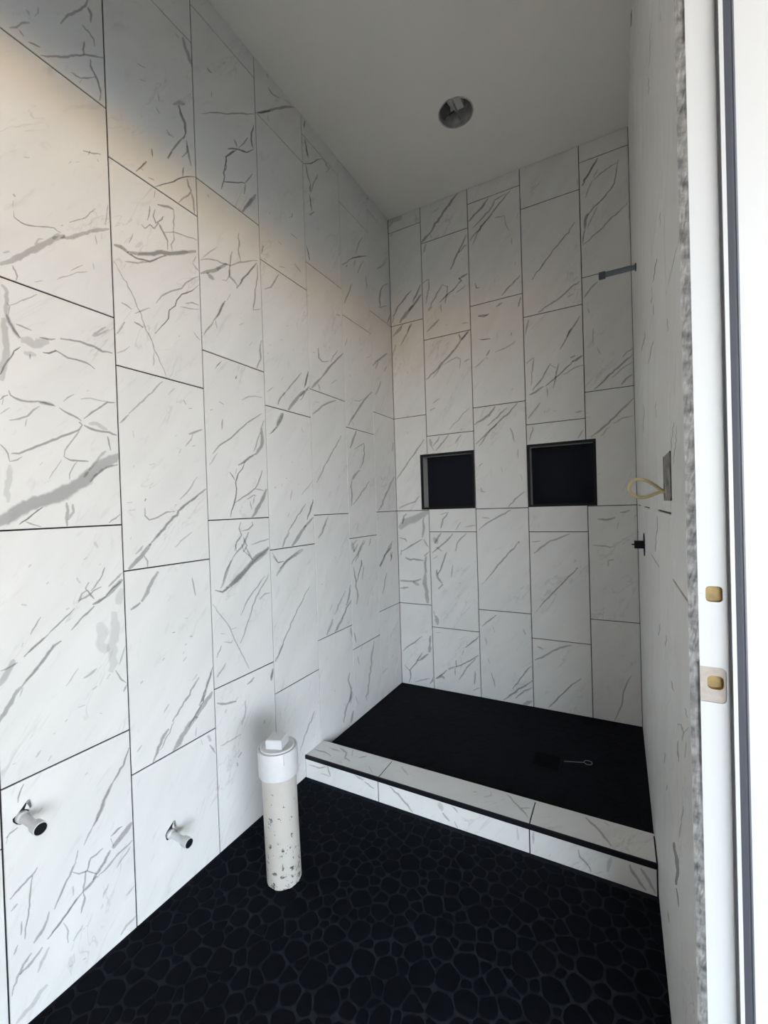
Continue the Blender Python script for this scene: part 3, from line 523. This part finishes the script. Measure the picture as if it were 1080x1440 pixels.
('T', 660, 1060, 3.857, "9 .35:200,210 240,260 280,300 320,350;9 .3:280,295 330,295;9 .25:80,235 120,225 115,205;14 .4:630,345 680,390 730,450 770,500;8 .3:730,370 760,390"),
('F', 660, 1060, 3.857, "10 .3:350,420 345,490;9 .4:590,520 600,560 640,600 660,640;24 .25:770,560 750,640;16 .35:870,600 900,660 960,740;16 .3:930,620 980,700 1010,760;10 .25:720,640 690,650;10 .2:260,400 265,470;10 .2:430,560 440,545"),
('R', 870, 0, 5.143, "8 .6:95,70 90,140 85,200;5 .3:232,160 228,320 218,500;5 .3:215,560 215,690;5 .3:305,80 305,160"),
('R', 870, 280, 5.143, "5 .5:278,430 262,500 248,600;6 .35:240,640 238,760;6 .35:250,760 255,840;5 .35:350,860 352,960;6 .35:195,950 180,1040 165,1100;6 .35:255,1010 230,1120 215,1190;5 .3:300,90 300,200"),
('R', 870, 560, 5.143, "5 .3:180,40 180,250;5 .3:270,20 275,140;5 .35:400,170 385,290 380,380;5 .35:420,200 410,330 395,480;5 .5:285,820 280,950 265,1110"),
('R', 870, 840, 5.143, "7 .35:300,190 290,280;7 .3:345,270 340,360;7 .35:380,600 400,680;7 .35:480,800 500,870;10 .4:430,1040 425,1110 435,1190;9 .35:400,910 450,920 470,980 460,1040;8 .35:510,940 470,980;8 .3:335,1120 335,1200;8 .3:360,1290 345,1400;7 .3:490,1040 480,1160"),
('R', 870, 1120, 4.5, "18 1.0:350,290 365,380 375,470 365,560;8 .8:365,580 375,640 380,700;7 .35:400,160 385,260;7 .35:410,60 395,160;7 .35:310,720 320,800"),
]
VEIN_GAIN = 1.0
jr = random.Random(3)
by_tile = {}
for k, ox, oy, zs, txt in VEINS:
    for item in txt.split(';'):
        hd, pp = item.split(':'); wpx, dark = (float(x) for x in hd.split())
        pts = [tuple(float(c) for c in p.split(',')) for p in pp.split()]
        wz = wpx
        fine = [pts[0]]
        for a, b in zip(pts, pts[1:]):
            L = math.hypot(b[0]-a[0], b[1]-a[1]); n = max(1, int(L/22))
            for i in range(1, n+1):
                t = i/n; j = 0 if i == n else jr.gauss(0, min(3.2, L*0.03))
                fine.append((a[0]+(b[0]-a[0])*t - (b[1]-a[1])/L*j, a[1]+(b[1]-a[1])*t + (b[0]-a[0])/L*j))
        N = len(fine); rib = []; acc = 0.0
        for i, (x, y) in enumerate(fine):
            p, q = fine[max(i-1, 0)], fine[min(i+1, N-1)]
            dx, dy = q[0]-p[0], q[1]-p[1]; dl = math.hypot(dx, dy) or 1
            taper = 0.55 + 0.45*min(1.0, min(i, N-1-i)/max(1, N*0.2))
            hw = 0.5*(wz*1.25+2.0)*taper*jr.uniform(0.8, 1.2)
            pl_ = 0.5 if wz >= 40 else 0.38 if wz >= 18 else 0.2
            rib.append([on_plane(k, ox+(x+q_*dy/dl*hw)/zs, oy+(y-q_*dx/dl*hw)/zs) for q_ in (1, pl_, -pl_, -1)] + [acc, 0.6+0.4*taper])
            acc += dl/zs
        mid = rib[N//2]; mu = (mid[0][0]+mid[3][0])/2; mv = (mid[0][1]+mid[3][1])/2
        best = None
        for t in TILES[k]:
            d = max(t[0]-mu, mu-t[1], t[2]-mv, mv-t[3], 0)
            if best is None or d < best[0]: best = (d, t)
        if best[0] > 0.03: continue
        dark *= 0.68 if wz >= 28 else 0.85 if wz >= 18 else 1.0
        by_tile.setdefault(best[1][4].name, (best[1], []))[1].append((rib, min(1.0, dark*VEIN_GAIN)))
for name, (t, ribs) in by_tile.items():
    u0, u1, v0, v1, to = t; cu, cv = (u0+u1)/2, (v0+v1)/2
    v = []; f = []; uv = []; st = []
    cl = lambda p: (min(max(p[0], u0+.001), u1-.001)-cu, min(max(p[1], v0+.001), v1-.001)-cv)
    for ri, (rib, dark) in enumerate(ribs):
        b = len(v); z = 0.00012 + 0.000008*ri
        for *ps, s, tp in rib:
            v += [(*cl(p), z) for p in ps]; uv += [(s*0.02, w_) for w_ in (0.0, 0.5, 0.5, 1.0)]; st += [dark*tp]*4
        for i in range(len(rib)-1):
            for c in range(3): f.append((b+4*i+c, b+4*i+c+1, b+4*i+c+5, b+4*i+c+4))
    me = mesh('vein', v, f)
    ul = me.uv_layers.new(name='UVMap')
    for l in me.loops: ul.data[l.index].uv = uv[l.vertex_index]
    at = me.attributes.new('strength', 'FLOAT', 'POINT')
    for i, s in enumerate(st): at.data[i].value = s
    link('vein', me, VEIN, to)

# ------------------------------------------------------------------ niches
NICHE_BACK = simple('black_niche_tile', (0.008, 0.010, 0.017), 0.6, spec=0.12, bump=0.15, nscale=60)
RETURN = simple('grey_niche_return', (0.5, 0.5, 0.51), 0.45)
for i, (x0, x1, z0, z1) in enumerate(NICHES):
    n = empty('shower_niche', ((x0+x1)/2, 0, z0),
              ('square black recessed shower niche close to the corner with the left marble wall' if i == 0 else
               'square black recessed shower niche on the shower arm side of the back wall'), 'niche')
    cx = (x0+x1)/2; dp = 0.090; fr = 0.013
    a, b, h = x0-cx, x1-cx, z1-z0
    MB().box((a, dp, 0), (b, dp+0.012, h)).build('back_panel', NICHE_BACK, n)
    for q0, q1 in (((a, 0.004, 0), (a+fr*0.8, dp, h)), ((b-fr*0.8, 0.004, 0), (b, dp, h)),
                   ((a, 0.004, 0), (b, dp, fr*0.8)), ((a, 0.004, h-fr*0.8), (b, dp, h))):
        MB().box(q0, q1).build('return_panel', RETURN, n)
    for q0, q1 in (((a-0.001, -0.0015, -0.001), (a+fr, 0.010, h+0.001)), ((b-fr, -0.0015, -0.001), (b+0.001, 0.010, h+0.001)),
                   ((a, -0.0016, -0.001), (b, 0.0101, fr)), ((a, -0.0016, h-fr), (b, 0.0101, h+0.001))):
        MB().box(q0, q1).build('edge_trim', BLACK, n)

# ------------------------------------------------------------------ door jamb on the right
RAW = simple('raw_wood', (0.27, 0.19, 0.075), 0.7, noise=0.25, nscale=60)
RAWP = simple('routed_primer', (0.30, 0.265, 0.24), 0.8, noise=0.12, nscale=90)
GASKET = simple('charcoal_weatherstrip', (0.060, 0.064, 0.080), 0.45)
JX0, JX1, JX2 = 1.391, 1.4252, 1.535
def rounded(x0, x1, z0, z1, r, corners=(1, 1, 1, 1), n=5):
    pts = []
    for (cx, cz, a0), on in zip(((x1-r, z0+r, -90), (x1-r, z1-r, 0), (x0+r, z1-r, 90), (x0+r, z0+r, 180)), corners):
        if on:
            for i in range(n+1):
                a = math.radians(a0+90*i/n); pts.append((cx+r*math.cos(a), cz+r*math.sin(a)))
        else:
            pts.append((x1 if cx > (x0+x1)/2 else x0, z1 if cz > (z0+z1)/2 else z0))
    return pts
frame_ = empty('door_1', (1.45, DOOR_Y0, 0)); frame_.location = (0, 0, 0)
tag(frame_, 'white painted door frame with black weatherstrip at the tiled wall end', 'door frame', kind='structure')
from mathutils.geometry import tessellate_polygon
def strike_jamb():
    v, f, mi = [], [], []
    def cap(loops, y, mat):
        pts = [p for l in loops for p in l]; n = len(v)
        v.extend((x, y, z) for x, z in pts)
        for t in tessellate_polygon([[Vector((x, z, 0)) for x, z in l] for l in loops]): f.append(tuple(n+i for i in t)); mi.append(mat)
    def wall(loop, y0, y1, mat, closed=True):
        n = len(v); k = len(loop)
        v.extend((x, y0, z) for x, z in loop); v.extend((x, y1, z) for x, z in loop)
        for i in range(k if closed else k-1): f.append((n+i, n+(i+1) % k, n+k+(i+1) % k, n+k+i)); mi.append(mat)
    mort = rounded(JX0, 1.4208, 0.957, 1.006, 0.0065, (1, 1, 0, 0))          # strike plate mortise, open to the room side
    latch = rounded(1.3998, 1.4182, 0.9745, 0.9935, 0.006); bolt = rounded(1.3998, 1.4188, 1.0955, 1.1170, 0.005)
    right = mort[:-2]                                                        # from lower right corner up to upper right corner
    outer = [(JX0, -0.02), (JX2, -0.02), (JX2, DOOR_H), (JX0, DOOR_H), (JX0, 1.006)] + right[::-1] + [(JX0, 0.957)]
    y0 = DOOR_Y0
    cap([outer, bolt], y0, 0)
    wall([(JX0, 0.957)] + right + [(JX0, 1.006)], y0, y0+0.0022, 0, False)
    cap([mort, latch], y0+0.0022, 1)
    wall(latch, y0+0.0022, y0+0.011, 2); cap([latch], y0+0.011, 2)
    wall(bolt, y0, y0+0.008, 2); cap([bolt], y0+0.008, 2)
    wall([(JX0, -0.02), (JX2, -0.02), (JX2, DOOR_H), (JX0, DOOR_H)], y0+0.0022, y0+0.02, 0)
    wall([(JX2, -0.02), (JX2, DOOR_H)], y0, y0+0.0022, 0, False)
    wall([(JX0, -0.02), (JX0, 0.957)], y0, y0+0.0022, 0, False); wall([(JX0, 1.006), (JX0, DOOR_H)], y0, y0+0.0022, 0, False)
    me = mesh('strike_jamb', v, f)
    for m_ in (WHITE, RAWP, RAW): me.materials.append(m_)
    for p, i in zip(me.polygons, mi): p.material_index = i
    return link('strike_jamb', me, None, frame_)
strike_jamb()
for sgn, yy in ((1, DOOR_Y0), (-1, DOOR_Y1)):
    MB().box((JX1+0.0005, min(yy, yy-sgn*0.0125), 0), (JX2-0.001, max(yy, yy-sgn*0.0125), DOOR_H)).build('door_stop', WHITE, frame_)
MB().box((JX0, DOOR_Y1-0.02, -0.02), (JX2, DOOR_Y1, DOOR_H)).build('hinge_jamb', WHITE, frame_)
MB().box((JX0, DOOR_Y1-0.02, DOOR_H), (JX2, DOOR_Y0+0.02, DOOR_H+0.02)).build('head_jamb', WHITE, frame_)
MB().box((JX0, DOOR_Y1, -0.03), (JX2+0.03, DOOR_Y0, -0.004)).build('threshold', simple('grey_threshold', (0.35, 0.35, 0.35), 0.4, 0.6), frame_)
gw = MB(); prof = [(JX1-0.0005, 0.0), (JX1-0.0012, -0.004), (JX1+0.001, -0.0095), (JX1+0.005, -0.0125), (JX1+0.0105, -0.0145), (JX1+0.0128, -0.0150), (JX1+0.0136, -0.0165), (JX1+0.0155, -0.0160), (JX1+0.0160, -0.012), (JX1+0.0160, 0.0)]
n = len(prof)
gw.v = [(x, DOOR_Y0+y, z) for z in (0.0, DOOR_H) for x, y in prof]
gw.f = [(i, (i+1) % n, n+(i+1) % n, n+i) for i in range(n)]
gw.build('weatherstrip', GASKET, frame_)
PEN = simple('pencil_line', (0.3, 0.3, 0.3), 0.8)
for a, b in ((1.3925, 1.3965), (1.4205, 1.4225)):
    MB().box((a, DOOR_Y0-0.0002, 1.1060), (b, DOOR_Y0+0.0005, 1.1066)).build('pencil_mark', PEN, frame_)

# rough mortar strip between the last tiles and the jamb
MORTAR = simple('grey_mortar', (0.115, 0.113, 0.11), 0.95, noise=0.6, nscale=80, bump=0.6)
rm = random.Random(11); mb = MB(); nz = 520
xe = W - R_SKEW*END_U; run = 0; dip = 0.0
for i in range(nz+1):
    z = CEIL*i/nz
    if run <= 0:
        holes = 0.5 if 0.35 < z < 1.15 or z > 1.75 else 0.15
        if rm.random() < holes: run = rm.randint(2, 9); dip = rm.uniform(0.002, 0.0042)
        else: run = rm.randint(4, 22); dip = 0.0
    run -= 1
    for jx in range(6):
        x = xe-0.0004 + (JX0+0.0006-xe)*jx/5
        d = rm.uniform(-0.0006, 0.0008) if 0 < jx < 5 else 0.0
        if jx in (3, 4): d += dip*rm.uniform(0.7, 1.0)
        mb.v.append((x, -END_U-0.0048+d, z))
for i in range(nz):
    for jx in range(5):
        a = i*6+jx; mb.f.append((a, a+1, a+7, a+6))
o = mb.build('mortar_edge', MORTAR); o.parent = wall_right; o.matrix_parent_inverse = PLI['R']

# ------------------------------------------------------------------ outside the doorway
PATIO = simple('patio_concrete', (0.15, 0.145, 0.14), 0.85, noise=0.15, nscale=3)
o = MB().box((1.57, -18, -0.12), (28, 14, -0.03)).build('floor_patio', PATIO); tag(o, kind='structure')  # unseen ground, kept dark and sized to limit the light bounced indoors
ADDED_SOFFIT = simple('added_soffit', (0.5, 0.5, 0.48), 0.8)
o = MB().box((1.53, -6.5, 2.92), (16.0, 10, 3.10)).build('ceiling_patio_added', ADDED_SOFFIT); tag(o, kind='structure')  # unseen roof, added to narrow the band of sky lighting the room
STUCCO = simple('stucco', (0.5, 0.48, 0.44), 0.9)
om = MB()
om.box((1.522, -14, -0.1), (1.536, DOOR_Y1-0.021, 3.2)); om.box((1.522, DOOR_Y0+0.021, -0.1), (1.536, 10, 3.2)); om.box((1.522, DOOR_Y1-0.021, DOOR_H+0.02), (1.536, DOOR_Y0+0.021, 3.2))
o = om.build('wall_outside', STUCCO); tag(o, kind='structure')

# ------------------------------------------------------------------ PVC drain riser
def pvc_mat():
    m, t, b = new_mat('dirty_pvc'); N = t.nodes.new; L = t.links.new
    b.inputs['Roughness'].default_value = 0.45
    c = N('ShaderNodeTexCoord')
    n = N('ShaderNodeTexNoise'); n.inputs['Scale'].default_value = 62; n.inputs['Detail'].default_value = 5; n.inputs['Roughness'].default_value = 0.6
    L(c.outputs['Object'], n.inputs['Vector'])
    n2 = N('ShaderNodeTexNoise'); n2.inputs['Scale'].default_value = 9; n2.inputs['Detail'].default_value = 3
    L(c.outputs['Object'], n2.inputs['Vector'])
    sp = N('ShaderNodeSeparateXYZ'); L(c.outputs['Object'], sp.inputs[0])
    mr = N('ShaderNodeMapRange'); mr.inputs['From Min'].default_value = 0.34; mr.inputs['From Max'].default_value = 0.0
    mr.inputs['To Min'].default_value = -0.03; mr.inputs['To Max'].default_value = 0.07
    L(sp.outputs['Z'], mr.inputs['Value'])
    ad = N('ShaderNodeMath'); ad.operation = 'ADD'; L(n.outputs['Fac'], ad.inputs[0]); L(mr.outputs[0], ad.inputs[1])
    r = N('ShaderNodeValToRGB'); r.color_ramp.elements[0].position = 0.625; r.color_ramp.elements[1].position = 0.68
    r.color_ramp.elements[0].color = (0, 0, 0, 1); r.color_ramp.elements[1].color = (1, 1, 1, 1)
    L(ad.outputs[0], r.inputs[0])
    bc = N('ShaderNodeMix'); bc.data_type = 'RGBA'; L(n2.outputs['Fac'], bc.inputs[0])
    bc.inputs[6].default_value = (0.44, 0.405, 0.36, 1); bc.inputs[7].default_value = (0.50, 0.48, 0.455, 1)
    mx = N('ShaderNodeMix'); mx.data_type = 'RGBA'; L(r.outputs[0], mx.inputs[0])
    L(bc.outputs[2], mx.inputs[6]); mx.inputs[7].default_value = (0.06, 0.055, 0.05, 1)
    L(mx.outputs[2], b.inputs['Base Color'])
    return m
PVC = pvc_mat()
PVCW = simple('white_pvc_fitting', (0.58, 0.58, 0.59), 0.4, noise=0.03, nscale=50)
pipe = empty('drain_pipe', (0.2744, -1.4768, 0), 'upright white PVC drain pipe with square headed plug and dirt specks on pebble floor', 'pipe')
pipe.rotation_euler = (0.0, math.radians(-1.5), math.radians(0))
MB().lathe([(0.0575, -0.01), (0.0575, 0.37)], 48).build('pipe', PVC, pipe, smooth=True)
MB().lathe([(0.0640, 0.352), (0.0660, 0.354), (0.0665, 0.437), (0.0655, 0.4405), (0.0600, 0.4408), (0.0595, 0.430), (0.03, 0.430)], 48).build('collar', PVCW, pipe, smooth=True)
plug = MB().lathe([(0.0580, 0.429), (0.0580, 0.4435), (0.0560, 0.4455), (0.050, 0.4455), (0.0485, 0.443), (0.036, 0.443)], 40).build('plug', PVCW, pipe, smooth=True)
hd = MB(); a, c = 0.0285, 0.0262
hd.v = [(-a,-a,.44),(a,-a,.44),(a,a,.44),(-a,a,.44),(-a,-a,.470),(a,-a,.470),(a,a,.470),(-a,a,.470),(-c,-c,.473),(c,-c,.473),(c,c,.473),(-c,c,.473)]
hd.f = [(0,3,2,1),(8,9,10,11)] + [q for i in range(4) for q in ((i,(i+1)%4,4+(i+1)%4,4+i),(4+i,4+(i+1)%4,8+(i+1)%4,8+i))]
h = hd.build('square_head', PVCW, plug); h.rotation_euler = (0, 0, math.radians(18))
for ang, z0, z1, r in ((200, .36, .44, .0034), (207, .385, .442, .0028), (330, .405, .442, .0025), (192, .40, .43, .003)):
    a = math.radians(ang); R_ = 0.0668
    MB().tube([(R_*math.cos(a), R_*math.sin(a), z1-(z1-z0)*i/5) for i in range(6)], r, 8).build('glue_drip', PVCW, pipe, smooth=True)

# ------------------------------------------------------------------ water stub-outs on the left wall
DARK = simple('dark_hole', (0.010, 0.010, 0.012), 0.8)
CHIP = simple('bright_metal', (0.55, 0.55, 0.56), 0.3, 0.9)
def stub(yy, zz, label, seed):
    s = empty('water_stub_out', (0, yy, zz), label, 'pipe stub')
    def rot(mb): mb.v = [(z, x, y) for x, y, z in mb.v]; return mb
    r = random.Random(seed)
    poly = [(math.cos(a)*0.0150*r.uniform(.8, 1.3), math.sin(a)*0.0150*r.uniform(.8, 1.3)) for a in [2*math.pi*i/11 for i in range(11)]]
    poly[3] = (0.014, 0.032); 
    rot(MB().prism(poly, 0.0002, 0.0012)).build('wall_cutout', DARK, s)
    rot(MB().prism([(0.010, 0.028), (0.016, 0.012), (0.020, 0.014), (0.016, 0.033)], 0.0003, 0.006)).build('mounting_tab', CHIP, s)
    rot(MB().lathe([(0.0135, 0.0), (0.0135, 0.010), (0.0098, 0.013), (0.0098, 0.075)], 24)).build('pipe', PVCW, s, smooth=True)
    rot(MB().lathe([(0.0098, 0.064), (0.0135, 0.067), (0.0146, 0.071), (0.0150, 0.094), (0.0132, 0.0945), (0.0130, 0.090)], 24)).build('end_cap', PVCW, s, smooth=True)
    rot(MB().lathe([(0.0132, 0.0905), (0.0132, 0.0935)], 24)).build('black_end_disc', BLACK, s, smooth=True)  # black disc set inside the cap end
    return s
stub(-2.0868, 0.5121, 'white water pipe stub with black end on the marble tile farther from the drain pipe', 1)
stub(-1.7014, 0.2056, 'white water pipe stub with black end low on the tile next to the drain pipe', 2)

# ------------------------------------------------------------------ ceiling light housing
GALV = simple('galvanised_steel', (0.5, 0.5, 0.49), 0.5, 0.25, noise=0.4, nscale=25)
cl = empty('recessed_light_housing', (LX, LY, CEIL), 'open round recessed light housing without lamp in the ceiling', 'light housing')
cb = MB(); cb.lathe([(0.0815, -0.0015), (0.0815, 0.135)], 40, close=False); cb.f.append(tuple(40+i for i in range(40)))
cb.build('can', GALV, cl, smooth=True)
MB().lathe([(0.0800, -0.0025), (0.0850, -0.0020), (0.0850, 0.0005), (0.0800, 0.0005)], 40, close=False).build('rim', GALV, cl, smooth=True)
MB().box((-0.035, -0.030, 0.050), (0.028, 0.045, 0.120)).build('junction_box', simple('pale_box', (0.8, 0.8, 0.78), 0.6), cl)
MB().box((-0.004, -0.075, 0.022), (0.004, 0.072, 0.026)).build('bracket', simple('dull_bracket', (0.30, 0.30, 0.29), 0.5, 0.5), cl)
MB().tube([(-0.06, -0.03, 0.06), (-0.055, -0.01, 0.03), (-0.04, 0.02, 0.025), (-0.02, 0.04, 0.05)], 0.0035, 8).build('wire', DARK, cl, smooth=True)
MB().prism([(-0.076, -0.03), (-0.045, -0.045), (-0.03, 0.01), (-0.07, 0.03)], 0.02, 0.10).build('spring_plate', simple('dark_plate', (0.07, 0.07, 0.07), 0.5), cl)

# ------------------------------------------------------------------ shower arm, valve, electrical box on the right wall
def rpt(yy): return W + R_SKEW*yy
STEEL = simple('blue_grey_pipe', (0.17, 0.20, 0.23), 0.4, 0.3)
sa_y, sa_z = -0.535, 2.176
sa = empty('capped_pipe_stub', (rpt(sa_y), sa_y, sa_z), 'short blue grey capped shower pipe sticking out of the wall high up', 'shower pipe')
def rotx(mb): mb.v = [(-z, x, y) for x, y, z in mb.v]; return mb
rotx(MB().lathe([(0.0098, -0.01), (0.0098, 0.118)], 20)).build('pipe', STEEL, sa, smooth=True)
rotx(MB().lathe([(0.012, 0.110), (0.0150, 0.112), (0.0150, 0.134), (0.012, 0.136)], 20)).build('cap', simple('dark_cap', (0.07, 0.09, 0.11), 0.4), sa, smooth=True)
rotx(MB().lathe([(0.015, 0.0), (0.015, 0.004)], 20)).build('wall_ring', GROUT, sa, smooth=True)
va_y, va_z = -0.66, 1.066
va = empty('shower_valve', (rpt(va_y), va_y, va_z), 'small black shower valve stub on a thin dark plate', 'valve')
rotx(MB().lathe([(0.044, 0.0004), (0.044, 0.0025)], 32)).build('plate', GROUT, va, smooth=True)
MB().box((-0.034, -0.014, -0.014), (0.0, 0.014, 0.014)).build('stub', BLACK, va)
rotx(MB().lathe([(0.0025, 0.03), (0.0025, 0.043)], 8)).build('pin', BLACK, va)
eb_u0, eb_v1 = on_plane('R', 934, 643); eb_u1, eb_v0 = on_plane('R', 945, 704)
eb = empty('electrical_box', (rpt(-(eb_u0+eb_u1)/2), -(eb_u0+eb_u1)/2, eb_v0), 'open rectangular electrical box cut into the tiled wall beside the cable loop', 'electrical box')
hw = (eb_u1-eb_u0)/2; hh = eb_v1-eb_v0
BOXM = simple('grey_box_plaster', (0.22, 0.21, 0.20), 0.9, noise=0.7, nscale=40)
MB().box((-0.0012, -hw, 0), (0.0, hw, hh)).build('opening', BOXM, eb)
for q0, q1 in (((-0.0022, -hw, 0), (0, -hw+0.006, hh)), ((-0.0022, hw-0.006, 0), (0, hw, hh)), ((-0.0022, -hw, 0), (0, hw, 0.004)), ((-0.0022, -hw, hh-0.004), (0, hw, hh))):
    MB().box(q0, q1).build('box_rim', BOXM, eb)
CABLE = simple('cream_cable', (0.62, 0.52, 0.28), 0.5)
cy = -1.545
def onY(u, v, yy):
    d = CF + CR*((u-540)/FPX) + CU*((720-v)/FPX); t = (yy-CAM.y)/d.y; return CAM + d*t
loop = [(939, 692), (930, 689), (921, 683), (911, 677), (901, 674), (892, 675), (886, 681), (885, 688), (889, 695), (898, 699.5), (909, 699), (919, 695.5), (929, 692), (939, 693)]
lp = [onY(u, v, cy - 0.012*math.sin(i/13*math.pi*2)) for i, (u, v) in enumerate(loop)]
# smooth the loop with a Catmull-Rom pass
sm = []
for i in range(len(lp)-1):
    p0, p1, p2, p3 = lp[max(i-1, 0)], lp[i], lp[i+1], lp[min(i+2, len(lp)-1)]
    for s in range(4):
        t = s/4; sm.append(0.5*((2*p1)+(p2-p0)*t+(2*p0-5*p1+4*p2-p3)*t*t+(3*p1-p0-3*p2+p3)*t*t*t))
sm.append(lp[-1])
cable = MB().tube(sm, 0.0032, 8).build('electrical_cable', CABLE, smooth=True)
tag(cable, 'cream electrical cable looped out of the wall box', 'cable')

# ------------------------------------------------------------------ drain cover and the ringed wire on the shower floor
dc = empty('floor_drain', (DRX, DRY, PAN_Z-0.001), 'flush black square drain cover in the shower floor', 'drain')
dm = MB().box((-0.055, -0.055, -0.004), (0.055, 0.055, 0.0012)).build('cover', simple('matte_black_drain', (0.0035, 0.004, 0.005), 0.9, spec=0.05), dc)
for q0, q1 in (((-0.060, -0.060, -0.004), (-0.055, 0.060, 0.0018)), ((0.055, -0.060, -0.004), (0.060, 0.060, 0.0018)), ((-0.055, -0.060, -0.004), (0.055, -0.055, 0.0018)), ((-0.055, 0.055, -0.004), (0.055, 0.060, 0.0018))):
    MB().box(q0, q1).build('rim', PANPEB, dc)
WIRE = simple('dull_steel_wire', (0.22, 0.225, 0.235), 0.4, 0.7)
pa = Vector((1.057, -0.491, PAN_Z+0.0028)); pb = Vector((1.139, -0.462, PAN_Z+0.0028)); dv = (pb-pa).normalized(); nv = Vector((-dv.y, dv.x, 0))
path = [pa + (pb-pa)*i/6 for i in range(7)]; R_ = 0.0165; cc = pb + dv*R_
path += [cc - dv*R_*math.cos(a) + nv*R_*math.sin(a) for a in [2*math.pi*i/20 for i in range(1, 20)]]
o = MB().tube(path, 0.0016, 8).build('ring_hook', WIRE, smooth=True)
tag(o, 'thin steel wire hook with a ring end lying on the black shower floor', 'wire hook')
